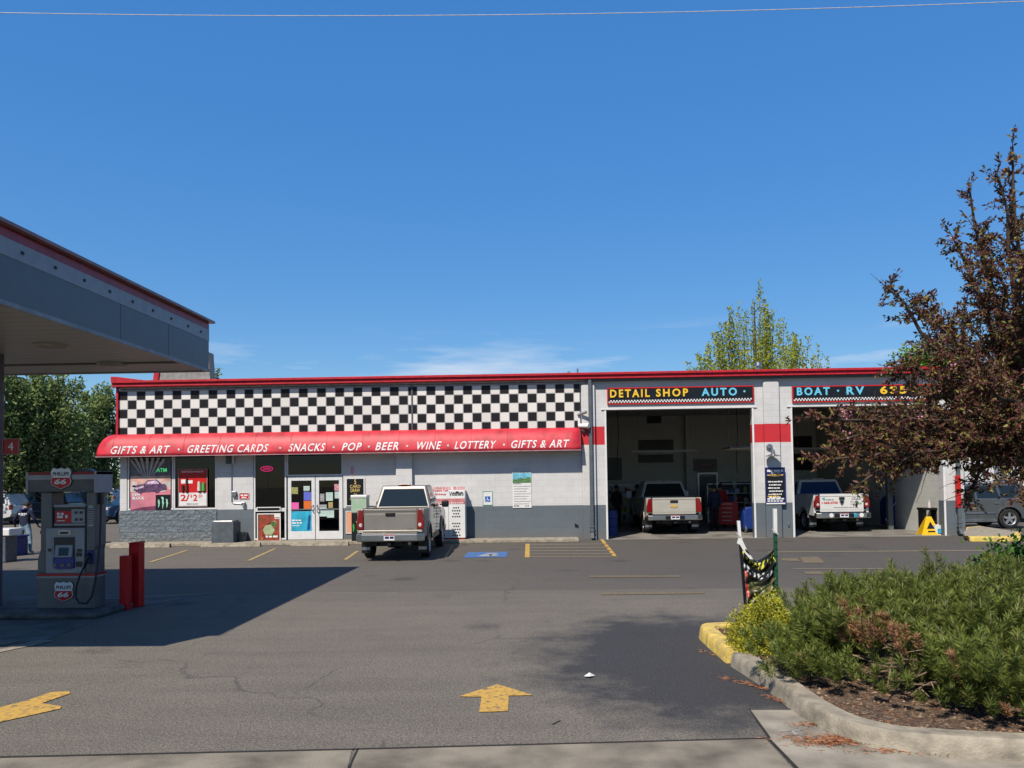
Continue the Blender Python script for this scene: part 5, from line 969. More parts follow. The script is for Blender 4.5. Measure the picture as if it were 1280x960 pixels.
def tool_shelf(label, px, Y, w, h, seed):
    a = W(px, 650, Y)[0]; r = thing('tool_shelf', label, 'shelf', (a, Y, 0), group='shelving in the garage'); n_ = int(h/.42)
    mb = MB()
    for k in range(n_+1): mb.box(-w/2, w/2, 0, .45, .05+k*.42, .08+k*.42)
    for s in (-1, 1): mb.box(s*(w/2-.02), s*(w/2+.02), -.01, .46, 0, h)
    mb.build('rack', 'steel', r); rr_ = random.Random(seed)
    for k in range(n_):
        x = -w/2+.06
        while x < w/2-.2:
            d = rr_.uniform(.09, .26); hh = rr_.uniform(.12, .32); m = [mat('shop_item', c, .5) for c in ((.45, .45, .42), (.35, .04, .03), (.04, .10, .35), (.5, .38, .08))][rr_.randrange(4)]
            (MB().box(x, x+d, .05, .38, .081+k*.42, .081+k*.42+hh) if rr_.random() < .5 else MB().lathe([(0, 0), (d*.4, 0), (d*.4, hh*.8), (d*.15, hh), (0, hh)], (x+d/2, .2, .081+k*.42))).build('shop_supply', m, r); x += d+.03
tool_shelf('steel shelf of shop supplies right of the inner door', 912, YW+9, 1.9, 1.7, 1); tool_shelf('steel shelf of shop supplies at the left wall of the first bay', 782, YW+10, 1.6, 1.9, 2); tool_shelf('tall steel shelf of shop supplies behind the white pickup', 1100, YW+10.5, 2.2, 2.3, 3); tool_shelf('low steel shelf of supplies left of the work bench', 1148, YW+8, 1.2, 1.3, 4)
a = W(907, 650, YW+5.5)[0]; r = thing('tool_chest', 'red rolling tool chest behind the two workers', 'tool chest', (a, YW+5.5, 0)); MB().box(-.45, .45, -.25, .25, .14, 1.05).build('cabinet', 'red', r, bevel=.015)
for k in range(5): MB().box(-.42, .42, -.265, -.251, .20+.165*k, .34+.165*k).build('drawer', 'red', r, bevel=.004); MB().box(-.2, .2, -.285, -.266, .30+.165*k, .32+.165*k).build('drawer_handle', 'steel', r)
for x in (-.38, .38):
    for y in (-.2, .2): MB().lathe([(0, -.03), (.06, -.03), (.06, .03), (0, .03)], (x, y, .06), 'x', 12).build('caster', 'rubber', r)
# wet floor sign, bucket, bench
q = G(1153, 667.5); r = thing('wet_floor_sign', 'folding yellow wet floor sign standing at the right of the second bay', 'floor sign', (q[0], YW+.45, 0)); y0 = 0
for s in (-1, 1):
    mb = MB(); vs = [(-.32, s*.22, 0), (.32, s*.22, 0), (.10, s*.02, .62), (-.06, s*.02, .62)]; mb.add([(a, b-.012, c) for a, b, c in vs]+[(a, b+.012, c) for a, b, c in vs], [(0, 1, 2, 3), (7, 6, 5, 4), (0, 4, 5, 1), (1, 5, 6, 2), (2, 6, 7, 3), (3, 7, 4, 0)]); mb.build('panel', 'yellow', r)
MB().add([(-.12, -.175, .22), (.14, -.175, .22), (.02, -.115, .46)], [(0, 1, 2)]).build('warning_mark', 'black', r); MB().add([(-.10, -.205, .10), (.14, -.205, .10), (.14, -.195, .15), (-.10, -.195, .15)], [(0, 1, 2, 3)]).build('warning_mark', 'black', r)
q = W(1172, 662, YW+.35); r = thing('bucket', 'white plastic bucket with a blue mark beside the right pillar', 'bucket', (q[0], YW+.35, 0)); MB().lathe([(0, 0), (.13, 0), (.16, .32), (.17, .33), (.16, .34), (.15, .32), (.12, .03), (0, .03)], (0, 0, 0)).build('body', 'white', r, smooth=True); MB().tube([(.16*math.cos(t), -.0, .32+.14*math.sin(t)) for t in np.linspace(0, 3.14, 9)], .006, 5).build('handle', 'steel', r); MB().box(-.07, .06, -.16, -.145, .08, .22).build('label', 'cyan', r)
q = W(1167, 650, YW+1.0); r = thing('work_bench', 'narrow black work bench behind the wet floor sign', 'bench', (q[0], YW+1.0, 0)); MB().box(-.45, .42, -.25, .25, .82, .90).build('bench_top', 'black', r, bevel=.01)
for x in (-.38, .05, .36): MB().box(x-.05, x+.05, -.2, .2, 0, .819).build('leg', 'black', r)
MB().tube([(.30, 0, .9), (.25, 0, 1.05), (.35, 0, 1.12), (.42, 0, 1.0), (.42, 0, .9)], .03, 8).build('vise', 'grey_print', r, smooth=True)
MB_ = MB().cyl((-.18, -.1, .9), (-.18, -.1, 1.12), .06, .04); MB_.cyl((-.18, -.1, 1.12), (-.18, -.1, 1.2), .02, .02); MB_ = MB_.build('spray_bottle', 'lens_white', None, smooth=True, loc=(q[0], YW+1.0, 0)); tag(MB_, 'small clear spray bottle standing on the black work bench', 'bottle')
q = W(1111, 600, YW+3.2)[0]; r = thing('door_post', 'dark upright post right of the white pickup', 'post', (q, YW+3.2, 0)); MB().box(-.09, .09, -.09, .09, 0, 5.0).build('post', 'dark_grey', r)
x0, x1, z0, z1 = RX(1162, 598, 1169, 612, YW+2.5); 
# ---- shop tool wall items, hanging cords
for px, lb in ((772, 'thin black cord hanging at the left of the first bay'), (921, 'pair of black cords hanging right of the silver pickup')):
    a, _, z = W(px, 560, YW+5); r = thing('hanging_cord', lb, 'cord', (a, YW+5, 2.2)); MB().tube([(0, 0, 2.9), (.05, 0, 1.6), (-.03, 0, .6), (0, 0, 0)], .015, 5).build('cord', 'black', r)

# ================================================================== PEOPLE
def person(label, loc, rz, J, look, scale=1., hair=(.02, .015, .012), group=None, logo=False):
    """J: joint -> (x, y, z) in metres for a 1.75 m body facing -Y before rotation"""
    bones = [('pelvis', 'spine'), ('spine', 'chest'), ('chest', 'neck'), ('neck', 'head'), ('head', 'crown')]
    for s in 'lr': bones += [('chest', 'sho_'+s), ('sho_'+s, 'elb_'+s), ('elb_'+s, 'wri_'+s), ('wri_'+s, 'palm_'+s), ('pelvis', 'hip_'+s), ('hip_'+s, 'kne_'+s), ('kne_'+s, 'ank_'+s), ('ank_'+s, 'toe_'+s)]
    R = dict(pelvis=(.165, .12), spine=(.155, .115), chest=(.18, .125), neck=(.06, .06), head=(.085, .10), crown=(.07, .08))
    for s in 'lr': R.update({'sho_'+s: (.075, .075), 'elb_'+s: (.055, .055), 'wri_'+s: (.035, .03), 'palm_'+s: (.04, .022), 'hip_'+s: (.10, .11), 'kne_'+s: (.075, .075), 'ank_'+s: (.05, .05), 'toe_'+s: (.045, .035)})
    names = list(R); me = bpy.data.meshes.new('p'); me.from_pydata([J[n] for n in names], [(names.index(a), names.index(b)) for a, b in bones], [])
    o = bpy.data.objects.new('p', me); COL.objects.link(o); sk = o.modifiers.new('s', 'SKIN'); sk.use_smooth_shade = True
    sv = me.skin_vertices[0].data
    for i, n in enumerate(names): sv[i].radius = R[n]; sv[i].use_root = n == 'pelvis'
    ss = o.modifiers.new('ss', 'SUBSURF'); ss.levels = 2; ss.render_levels = 2
    dg = bpy.context.evaluated_depsgraph_get(); bm_ = bpy.data.meshes.new_from_object(o.evaluated_get(dg)); bpy.data.objects.remove(o)
    mb = MB(); mb.v = [tuple(v.co) for v in bm_.vertices]; mb.f = [list(p.vertices) for p in bm_.polygons]
    reg = {}
    for a, b in bones:
        reg[(a, b)] = 0 if b in ('head', 'crown') or b.startswith('palm') else 2 if b[:3] in ('kne', 'ank', 'hip') else 3 if b[:3] == 'toe' else 1
    segs = [(Vector(J[a]), Vector(J[b]), reg[(a, b)]) for a, b in bones]
    for p in bm_.polygons:
        c = p.center; best = min(segs, key=lambda s: (c-(s[0]+(s[1]-s[0])*max(0, min(1, (c-s[0]).dot(s[1]-s[0])/(s[1]-s[0]).length_squared)))).length); mb.m.append(best[2])
    h = Vector(J['head']); cr = Vector(J['crown']); upv = (cr-h).normalized()
    mb.mi = 0
    mb.tube([h+Vector((0, -.085, .02)), h+Vector((0, -.115, -.015)), h+Vector((0, -.085, -.03))], [.012, .018, .012], 6)     # nose
    for s in (-1, 1): mb.tube([h+Vector((s*.085, .0, .03)), h+Vector((s*.10, .01, .01)), h+Vector((s*.085, .0, -.02))], [.012, .02, .01], 6)
    for s in 'lr':
        w, p = Vector(J['wri_'+s]), Vector(J['palm_'+s]); d = (p-w).normalized(); side = d.cross(Vector((0, -1, 0))).normalized() if abs(d.y) < .9 else Vector((1, 0, 0))
        for k in range(4):
            b0 = p+side*(k-1.5)*.018; L = (.065, .078, .072, .055)[k]; mb.tube([b0, b0+d*L*.5+Vector((0, -.008, 0)), b0+d*L+Vector((0, -.03, 0))], [.010, .009, .007], 6)
        b0 = w+d*.03-side*.03; mb.tube([b0, b0+d*.03-side*.02, b0+d*.065-side*.018], [.013, .011, .008], 6)
    mb.mi = 3
    for s in (-1, 1): mb.lathe([(0, -.004), (.012, 0), (0, .004)], tuple(h+Vector((s*.035, -.097, .03))), 'y', 8)
    mb.tube([h+Vector((-.03, -.098, -.055)), h+Vector((.03, -.098, -.055))], .005, 5)
    t = thing('person', label, 'person', loc, rz, group); t.scale = (scale,)*3
    ms = [mat('skin', (.30, .17, .11), .5), mat('top_cloth', look[0], .85, bump=.3), mat('trouser_cloth', look[1], .85, var=.3, bump=.3), mat('shoe', look[2], .6)]
    mb.build('body', ms, t, smooth=True)
    hb = MB(); c = h+upv*.045+Vector((0, .018, 0))
    hb.lathe([(0, .13), (.05, .12), (.088, .08), (.102, .03), (.10, -.02), (.085, -.05)], tuple(c), 'z', 18); hb.build('hair', mat('hair', hair, .7), t, smooth=True)
    if logo: scrib(scrib(MB(), -.13, .13, 1.36, .05, 0, .002, 3), -.08, .10, 1.32, .02, 0, .002, 4)
    return t
base_pose = dict(pelvis=(0, 0, .93), spine=(0, .01, 1.10), chest=(0, 0, 1.33), neck=(0, -.01, 1.50), head=(0, -.03, 1.62), crown=(0, -.02, 1.70),
    sho_l=(.19, 0, 1.42), elb_l=(.25, .04, 1.13), wri_l=(.25, -.06, .90), palm_l=(.25, -.08, .82), hip_l=(.10, 0, .88), kne_l=(.12, -.03, .49), ank_l=(.13, .03, .09), toe_l=(.15, -.14, .04),
    sho_r=(-.19, 0, 1.42), elb_r=(-.25, .04, 1.13), wri_r=(-.25, -.06, .90), palm_r=(-.25, -.08, .82), hip_r=(-.10, 0, .88), kne_r=(-.12, -.03, .49), ank_r=(-.13, .03, .09), toe_r=(-.15, -.14, .04))
# man walking away, legs apart, head bowed
q = G(31, 692); P_ = dict(base_pose); P_.update(head=(0, -.10, 1.60), crown=(0, -.13, 1.67), hip_l=(.11, 0, .86), kne_l=(.20, -.05, .48), ank_l=(.30, -.02, .09), toe_l=(.35, -.18, .04), hip_r=(-.11, 0, .86), kne_r=(-.17, -.02, .48), ank_r=(-.24, .08, .09), toe_r=(-.28, -.06, .04), elb_l=(.36, .02, 1.16), wri_l=(.40, -.08, .95), palm_l=(.40, -.12, .88), elb_r=(-.33, .0, 1.16), wri_r=(-.37, -.12, .97), palm_r=(-.38, -.17, .91))
pm = person('person in navy hooded sweatshirt with white back print and light jeans, seen from behind', (q[0], q[1], 0), math.radians(180), P_, ((.012, .018, .045), (.26, .38, .46), (.55, .55, .55)), .90)
lg = scrib(scrib(MB(), -.14, .14, 1.33, .05, -.14, .004, 3), -.08, .10, 1.29, .02, -.138, .004, 4); lg.v = [(-x, -y, z) for x, y, z in lg.v]; lg.build('back_print', 'text_white', pm)
hd = MB().lathe([(.0, -.02), (.11, .0), (.13, .04), (.10, .08), (.07, .06)], (0, .04, 1.47), 'z', 16).build('hood', 'navy', pm, smooth=True)
for px, Y, lb, look, rz in ((893, 31.2, 'person in dark blue work clothes standing right of the silver pickup', ((.02, .025, .06), (.02, .02, .03), (.01, .01, .01)), 200), (901, 33.2, 'person in a red shirt behind the worker at the silver pickup', ((.5, .02, .03), (.02, .02, .03), (.02, .02, .02)), 150), (771, 34, 'dark clothed person left of the silver pickup near the wall', ((.03, .03, .03), (.02, .02, .02), (.02, .02, .02)), 30), (797, 35.5, 'dark clothed person half hidden behind the left side of the silver pickup', ((.03, .03, .03), (.02, .02, .02), (.02, .02, .02)), -20)):
    person(lb, (W(px, 640, Y)[0], Y, 0), math.radians(rz), base_pose, look, 1.0)
q = G(141, 682); r = thing('floor_brush', 'long handled red brush leaning at the left corner of the store', 'brush', (W(136, 680, 27.6)[0]-.2, 27.6, 0)); MB().box(-.25, .25, -.06, .06, 0, .09).build('brush_head', 'black', r, bevel=.01); MB().tube([(-.15, 0, .09), (-.12, .1, 1.25)], .014, 6).build('handle', 'red', r)
# windscreen station and bins by the left column
q = W(2, 680, 21.5); r = thing('squeegee_bin', 'grey bin with white hood at the left edge beyond the column', 'bin', (q[0], 21.5, 0)); MB().box(-.28, .28, -.25, .25, 0, .72).build('body', 'dark_grey', r, bevel=.03); MB().box(-.33, .40, -.28, .28, .721, .92).build('hood', 'white', r, bevel=.03); MB().box(-.2, .2, -.285, -.281, .74, .80).build('label', 'navy', r)
q = W(15, 680, 23.5); r = thing('blue_crate', 'blue plastic crate standing left of the person in jeans', 'crate', (q[0], 23.5, 0)); mb = MB().box(-.3, .3, -.3, .3, 0, .55); mb.build('body', bl, r, bevel=.02); MB().box(-.32, .32, -.32, .32, .555, .6).build('rim', bl, r)
# ================================================================== PLANTER ISLAND
KH = .15
out_px = [(1300, 926), (1280, 925), (1200, 921), (1113, 915), (1080, 908), (1047, 898), (1015, 881), (992, 866), (975, 853), (957, 840), (932, 825), (910, 812), (890, 796), (876, 784), (874, 779.5), (880, 778), (930, 777)]
out = [Vector(G(*p, KH)).xy for p in out_px]
out = [Vector((8.5, out[0].y-.02))]+out+[Vector((3.3, out[-1].y+.08)), Vector((9, out[-1].y+.15)), Vector((13, out[-1].y+.1))]; out = [Vector((13, out[0].y-.1))]+out
def resample(pts, step):
    r = [pts[0]]; 
    for a, b in zip(pts, pts[1:]):
        n = max(1, int((b-a).length/step)); r += [a+(b-a)*k/n for k in range(1, n+1)]
    return r
def inset(pts, d):
    r = []
    for i, p in enumerate(pts):
        t = (pts[min(i+1, len(pts)-1)]-pts[max(i-1, 0)]).normalized(); r.append(p+Vector((t.y, -t.x))*d)
    return r
path = resample(out, .12)
for _ in range(2): path = [path[0]]+[(path[i-1]+path[i]*2+path[i+1])/4 for i in range(1, len(path)-1)]+[path[-1]]
wk = random.Random(3)
def kerb(name, pts, m, label_kind=True):
    prof = [(-.025, 0), (-.012, .08), (.0, KH-.014), (.014, KH), (.168, KH), (.18, KH-.012), (.185, .0)]
    rings = [inset(pts, d) for d, z in prof]; vs = []; n = len(prof)
    for i in range(len(pts)):
        j = wk.uniform(-.0012, .0012)
        for k, (d, z) in enumerate(prof): vs.append((rings[k][i].x+j, rings[k][i].y, z+j*(z > .05)))
    fs = [(i*n+k+1, i*n+k, (i+1)*n+k, (i+1)*n+k+1) for i in range(len(pts)-1) for k in range(n-1)]+[tuple(range(n)), tuple(range((len(pts)-1)*n, len(pts)*n))[::-1]]
    mb = MB().add(vs, fs); return tag(mb.build(name, MT[m], smooth=True), kind='structure')
# yellow nose from the tip round to the back, grey kerb toward the street
ty = Vector(G(910, 812, KH)).xy; iy = min(range(len(path)), key=lambda i: (path[i]-ty).length)
kerb('kerb', path[:iy], 'kerb'); kerb('kerb', path[iy:], 'kerb_yellow')
ins = inset(path, .18); soil = [(p.x, p.y) for p in ins]; 
mb = MB(); n = len(soil); cx_, cy_ = 6.5, 8.8
pts = [(x, y, .11) for x, y in soil]+[(13, 8.8, .12)]
mb.add(pts, [tuple(range(len(pts)))]); so1 = mb.build('planter_soil', MT['soil']); tag(so1, kind='structure')
def inside(x, y):
    c = False; P = soil+[(13, 8.8)]; j = len(P)-1
    for i in range(len(P)):
        if (P[i][1] > y) != (P[j][1] > y) and x < (P[j][0]-P[i][0])*(y-P[i][1])/(P[j][1]-P[i][1])+P[i][0]: c = not c
        j = i
    return c
# bark chips and pebbles
mb = MB(); r = random.Random(5); k = 0
while k < 5200:
    x, y = r.uniform(1.9, 6.6), r.uniform(6.0, 10.6)
    if not inside(x, y): continue
    s = r.uniform(.008, .028); a = r.uniform(0, 6.28); c, sn = math.cos(a)*s, math.sin(a)*s; z = .112; h = s*r.uniform(.3, .9); k += 1
    mb.add([(x+c, y+sn, z), (x-sn*.6, y+c*.6, z), (x-c, y-sn, z), (x+sn*.6, y-c*.6, z), (x+r.uniform(-.3, .3)*s, y, z+h)], [(0, 1, 4), (1, 2, 4), (2, 3, 4), (3, 0, 4)])
lm = leaf_mat('chips', (.07, .035, .02), (.30, .21, .14), (.15, .08, .045), trans=0., rough=.9); tag(mb.build('bark_mulch', lm), 'loose bark chips and pebbles in the planter', 'mulch', kind='stuff')
# needle litter drifted in the gutter
mb = MB(); r = random.Random(8)
for (px, py, rx, ry, n_) in ((1065, 925, .50, .05, 900), (1040, 931, .3, .04, 500), (1150, 941, .5, .025, 420), (1215, 945, .3, .02, 250), (1030, 908, .25, .03, 350), (905, 822, .3, .04, 160), (955, 862, .4, .05, 380), (985, 880, .15, .06, 260)):
    g = G(px, py)
    for k in range(n_):
        x, y = g[0]+r.gauss(0, rx*.5), g[1]+r.gauss(0, ry)+(0 if px > 1000 else -(0)); 
        if inside(x, y): continue
        if px < 1000: x = g[0]+(r.gauss(0, rx*.5)); y = g[1]-(x-g[0])*1.35+r.gauss(0, .05)
        a = r.uniform(0, 6.28); L = r.uniform(.012, .035); z = .012+r.random()*.012; c, s = math.cos(a)*L, math.sin(a)*L
        mb.add([(x-c, y-s, z), (x+s*.12, y-c*.12, z+.004), (x+c, y+s, z)], [(0, 1, 2)])
tag(mb.build('needle_litter', leaf_mat('litter', (.20, .07, .03), (.38, .17, .08), trans=0, rough=.9)), 'rusty fallen needles drifted along the gutter', 'litter', kind='stuff')
# wedge island beyond the building corner
pw = [G(*p) for p in ((1206, 672.5), (1212, 677.5), (1276, 677.5), (1277, 671), (1225, 662.5), (1208, 664))]
mb = MB().prism([(p[0], p[1]) for p in pw], 'z', 0, .15); o = mb.build('kerb', MT['kerb_yellow'], bevel=.02); tag(o, kind='structure')
pc = sum((Vector(p) for p in pw), Vector())/6; mb = MB().prism([(pc.x+(p[0]-pc.x)*.93, pc.y+(p[1]-pc.y)*.84+.12) for p in pw], 'z', .151, .158); tag(mb.build('kerb_top', MT['kerb']), kind='structure')
# ================================================================== FOLIAGE TOOLS
def cards(name, m, C, D, L, Wd, parent=None, loc=(0, 0, 0), fold=.25):
    """leaves: centre, direction, length, width; kite of two triangles folded on the midrib"""
    C = np.asarray(C)-np.asarray(loc); D = np.asarray(D); n = len(C); D = D/np.linalg.norm(D, axis=1)[:, None]
    R_ = RNG.normal(size=(n, 3)); S = np.cross(D, R_); S /= np.linalg.norm(S, axis=1)[:, None]; N = np.cross(S, D)
    L = np.broadcast_to(L, (n,))[:, None]; Wd = np.broadcast_to(Wd, (n,))[:, None]
    a = C; b = C+D*L*.45+S*Wd*.5+N*Wd*fold; c = C+D*L; d = C+D*L*.45-S*Wd*.5+N*Wd*fold
    V = np.stack([a, b, c, d], 1).reshape(-1, 3); i = np.arange(n)[:, None]*4
    Fc = np.concatenate([i+[0, 1, 2], i+[0, 2, 3]], 1).reshape(-1)
    me = bpy.data.meshes.new(name); me.vertices.add(len(V)); me.vertices.foreach_set('co', V.ravel()); me.loops.add(len(Fc)); me.loops.foreach_set('vertex_index', Fc.astype(np.int32))
    me.polygons.add(n*2); me.polygons.foreach_set('loop_start', np.arange(n*2, dtype=np.int32)*3); me.polygons.foreach_set('loop_total', np.full(n*2, 3, np.int32)); me.update(calc_edges=True); me.materials.append(m)
    o = bpy.data.objects.new(name, me); COL.objects.link(o); o.location = loc if not parent else (0, 0, 0)
    if parent: o.parent = parent
    return o
def rv(n): v = RNG.normal(size=(n, 3)); return v/np.linalg.norm(v, axis=1)[:, None]
# ---------------------------------------------------------------- purple-leaved ornamental tree at the right
TY = 10.6; tb = np.array([W(1330, 700, TY)[0], TY, .12]); tree = thing('flowering_tree', 'dark purple and green leaved tree rising from the planter at the right edge', 'tree', tuple(tb))
br = MB(); LC = []; LD = []
rnd = random.Random(12)
def bez(a, b, c, n): return [a*(1-t)**2+b*2*t*(1-t)+c*t*t for t in np.linspace(0, 1, n)]
def twig(p, d, L, leaves, r0):
    d = d/np.linalg.norm(d); pts = [p]; q = p.copy(); dd = d.copy()
    for k in range(4):
        dd = dd+RNG.normal(size=3)*.22; dd /= np.linalg.norm(dd); q = q+dd*L/4; pts.append(q.copy())
    br.tube([tuple(v) for v in pts], [r0, r0*.8, r0*.6, r0*.45, r0*.3], 4, cap=False)
    m = leaves
    t = RNG.uniform(.12, 1.02, m); idx = np.minimum((t*4).astype(int), 3); f = t*4-idx; P = np.array(pts); base_ = P[idx]*(1-f[:, None])+P[idx+1]*f[:, None]
    dirs = rv(m)*.8+dd*.55+np.array([0, 0, -.12]); LC.append(base_+RNG.normal(size=(m, 3))*.012); LD.append(dirs)
top = tb+np.array([-.22, 0, 2.3])
br.tube([tuple(tb-[0, 0, .1]), tuple(tb+[.03, 0, .5]), tuple(tb+[-.10, 0.05, 1.2]), tuple(top)], [.15, .12, .105, .095], 12)
limbs = [((1108, 352), 10.0, 22), ((1150, 372), 10.8, 20), ((1190, 298), 10.4, 20), ((1215, 240), 11.0, 16), ((1262, 185), 10.6, 18), ((1290, 200), 10.2, 14), ((1240, 330), 9.6, 22), ((1200, 395), 11.4, 22), ((1130, 455), 10.2, 20), ((1160, 430), 9.4, 18),
    ((1014, 526), 9.5, 15), ((1060, 515), 10.2, 16), ((1032, 578), 9.3, 26), ((1075, 540), 10.6, 26), ((1095, 520), 9.0, 16), ((1100, 590), 9.6, 12), ((1075, 600), 9.2, 20), ((1150, 585), 10.6, 12), ((1180, 560), 9.0, 26), ((1140, 540), 11.4, 24), ((1205, 618), 10.0, 20), ((1250, 600), 9.4, 18), ((1272, 612), 9.0, 12),
    ((1230, 480), 8.9, 24), ((1270, 400), 9.5, 24), ((1290, 300), 9.8, 20), ((1180, 480), 10.0, 26), ((1210, 520), 9.4, 26), ((1280, 520), 9.0, 22), ((1250, 560), 10.0, 22), ((1245, 440), 10.4, 22), ((1265, 260), 10.2, 16), ((1225, 520), 11.6, 24), ((1228, 300), 10.8, 20), ((1252, 225), 10.0, 16), ((1212, 345), 9.8, 20), ((1172, 405), 10.6, 18), ((1248, 370), 11.2, 20), ((1275, 340), 9.2, 20), ((1140, 392), 10.3, 16), ((1060, 560), 9.9, 22), ((1120, 575), 9.2, 24), ((1045, 545), 9.8, 14), ((1155, 500), 9.5, 22), ((1220, 580), 9.7, 20), ((1110, 470), 10.8, 16),  ((1330, 420), 10, 16), ((1340, 540), 10, 16), ((1195, 450), 9.3, 20), ((1285, 460), 10, 18)]
for (px, py), Y, nt in limbs:
    e = W(px, py, Y); f = rnd.uniform(.82, 1.); s = tb+(top-tb)*f if py > 480 else top-np.array([0, 0, rnd.uniform(0, .3)])
    mid = s*.45+e*.55+np.array([0, 0, (.35 if py > 380 else -.1)])+RNG.normal(size=3)*.12
    P = bez(s, mid, e, 9); P = [P[0]]+[p+RNG.normal(size=3)*.03 for p in P[1:]]
    br.tube([tuple(p) for p in P], [.045*(1-k/9)+.007 for k in range(9)], 6, cap=False)
    for k in range(int(nt*(1.7 if py > 420 else 1.75))):
        t = rnd.uniform(.25, 1.0)**.8; i = min(7, int(t*8)); p = P[i]*(1-(t*8-i))+P[i+1]*(t*8-i)
        ax = (P[i+1]-P[i]); ax /= np.linalg.norm(ax); d = rv(1)[0]*.9+ax*.7+np.array([0, 0, .15]); sp_ = .62 if t < .85 else .35
        if py < 400: sp_ *= .72
        twig(p, d, rnd.uniform(.18, sp_), int(rnd.uniform(18, 34)), .006)
    twig(P[-1], P[-1]-P[-2], .28, 26, .006)
LC = np.concatenate(LC); LD = np.concatenate(LD)
keep = ~((LC[:, 0] < 4.3) & (LC[:, 2] > 2.96)) & ~((LC[:, 0] < 3.75) & (LC[:, 2] > 2.84)) & ~((LC[:, 2] < 2.08) & (LC[:, 0] > 4.25) & (LC[:, 0] < 5.2)); LC = LC[keep]; LD = LD[keep]
pl_ = leaf_mat('purple_leaf', (.085, .026, .03), (.20, .20, .045), (.145, .06, .04), trans=.34, rough=.45)
cards('crown', pl_, LC, LD, RNG.uniform(.042, .08, len(LC)), RNG.uniform(.02, .036, len(LC)), tree, tuple(tb))
br.v = [(a-tb[0], b-tb[1], c-tb[2]) for a, b, c in br.v]; br.build('trunk', 'bark', tree, smooth=True)
fc = []
for px, py, Y in ((1055, 517, 9.4), (1060, 520, 9.4), (1053, 513, 9.4), (1060, 545, 9.2), (1190, 300, 10.2), (1192, 460, 9), (1150, 520, 9)): fc.append(W(px, py, Y)+RNG.normal(size=(9, 3))*.025)
fc = np.concatenate(fc); cards('blossom', leaf_mat('blossom', (.45, .12, .22), (.62, .28, .36), trans=.2), fc, rv(len(fc)), .025, .022, tree, tuple(tb))
# ---------------------------------------------------------------- mugo pine
def pine(name, label, cx, cy, rx, ry, h, n, seed, dead=False, zb=.12):
    rg = np.random.default_rng(seed); t = thing(name, label, 'shrub', (cx, cy, zb)); NC = []; ND = []; SC = []; st = MB(); DC = []; DD = []; CC = []
    lumps = [(rg.uniform(-.8, .8), rg.uniform(-.8, .8), rg.uniform(.7, 1.)) for _ in range(14)]
    for k in range(n):
        a = rg.uniform(0, 6.283); u = rg.uniform(-.15, 1)**1.0; rr = math.sqrt(max(0, 1-max(u, 0)**2.6)); f = .78+.22*rg.random()
        lump = 1+.13*math.sin(a*6+seed)+.11*math.sin(u*11+a*4)+rg.normal()*.05
        p = np.array([rx*rr*math.cos(a)*f*lump, ry*rr*math.sin(a)*f*lump, max(.06, h*(.16+.84*max(u, 0))*f*lump if u > 0 else rg.uniform(.05, .3)*h)])
        if dead:   # hollow in the lower front where bare branches show
            g = p+[cx, cy, zb]; 
            if g[1] < cy-.15*ry and p[2] < .5*h and -.93*rx < p[0] < -.58*rx and rg.random() < .85: continue
        d = np.array([p[0]/rx*.55, p[1]/ry*.55, .55+.5*max(u, 0)])+rg.normal(size=3)*.2+[0, 0, .35]; d /= np.linalg.norm(d); L = rg.uniform(.12, .22)
        m = 110; s = rg.uniform(0, 1, m)[:, None]; nd = rg.normal(size=(m, 3)); nd -= (nd@d)[:, None]*d; nd /= np.linalg.norm(nd, axis=1)[:, None]; nd = nd*rg.uniform(.5, 1, (m, 1))+d*rg.uniform(.45, 1.0, (m, 1))
        brown = dead and (((p[0]+.76*rx)**2/(.13*rx)**2+(p[2]-.62*h)**2/(.2*h)**2 < 1 and p[1] < 0 and rg.random() < .6) or (p[1] < 0 and p[2] < .5*h and rg.random() < .03))
        (DC if brown else NC).append(p+d*s*L); (DD if brown else ND).append(nd)
        if u > .4 and rg.random() < .4: st.tube([tuple(p+d*L*.8), tuple(p+d*L*.8+(d*.4+np.array([0, 0, .7]))*rg.uniform(.03, .08))], [.006, .003], 4); 
    NC = np.concatenate(NC); ND = np.concatenate(ND)
    cards('needles', PN, NC+[cx, cy, zb], ND, rg.uniform(.055, .09, len(NC)), .0062, t, (cx, cy, zb), fold=.1)
    if DC: DC = np.concatenate(DC); DD = np.concatenate(DD); cards('dead_needles', PD, DC+[cx, cy, zb], DD, rg.uniform(.04, .07, len(DC)), .0065, t, (cx, cy, zb), fold=.1)
    tag(st.build('candles', mat('candle', (.26, .24, .12), .7), t), kind='stuff')
    w = MB()
    for k in range(60 if dead else 20):
        a = (rg.uniform(3.45, 4.15) if k % 4 else rg.uniform(3.2, 5.2)) if dead else rg.uniform(0, 6.28); q = np.array([rg.normal()*.1, rg.normal()*.1, .0]); R1 = rg.uniform(.6, .93); e = np.array([rx*math.cos(a)*R1, ry*math.sin(a)*R1, h*rg.uniform(.10, .6)])
        P = bez(q, (q+e)/2+np.array([0, 0, -.04 if e[2] < .3*h else .05]), e, 7); P = [P[0]]+[p+rg.normal(size=3)*.025 for p in P[1:]]; w.tube([tuple(p) for p in P], [.022, .02, .017, .014, .011, .008, .005], 5)
        for j in range(3): i = rg.integers(3, 7); w.tube([tuple(P[i]), tuple(P[i]+rg.normal(size=3)*.10+[0, 0, .04])], [.007, .003], 4)
    w.build('branches', 'dry_wood', t, smooth=True); return t
PN = leaf_mat('pine_needle', (.045, .075, .014), (.22, .235, .05), (.115, .15, .03), trans=.2, rough=.45); PD = leaf_mat('dead_needle', (.16, .07, .03), (.34, .19, .10), trans=.1, rough=.8)
pine('pine_shrub', 'large spreading pine shrub with bare branches in its lower left, front of the planter', 4.5, 7.92, 1.98, 1.80, .79, 4300, 1, True)
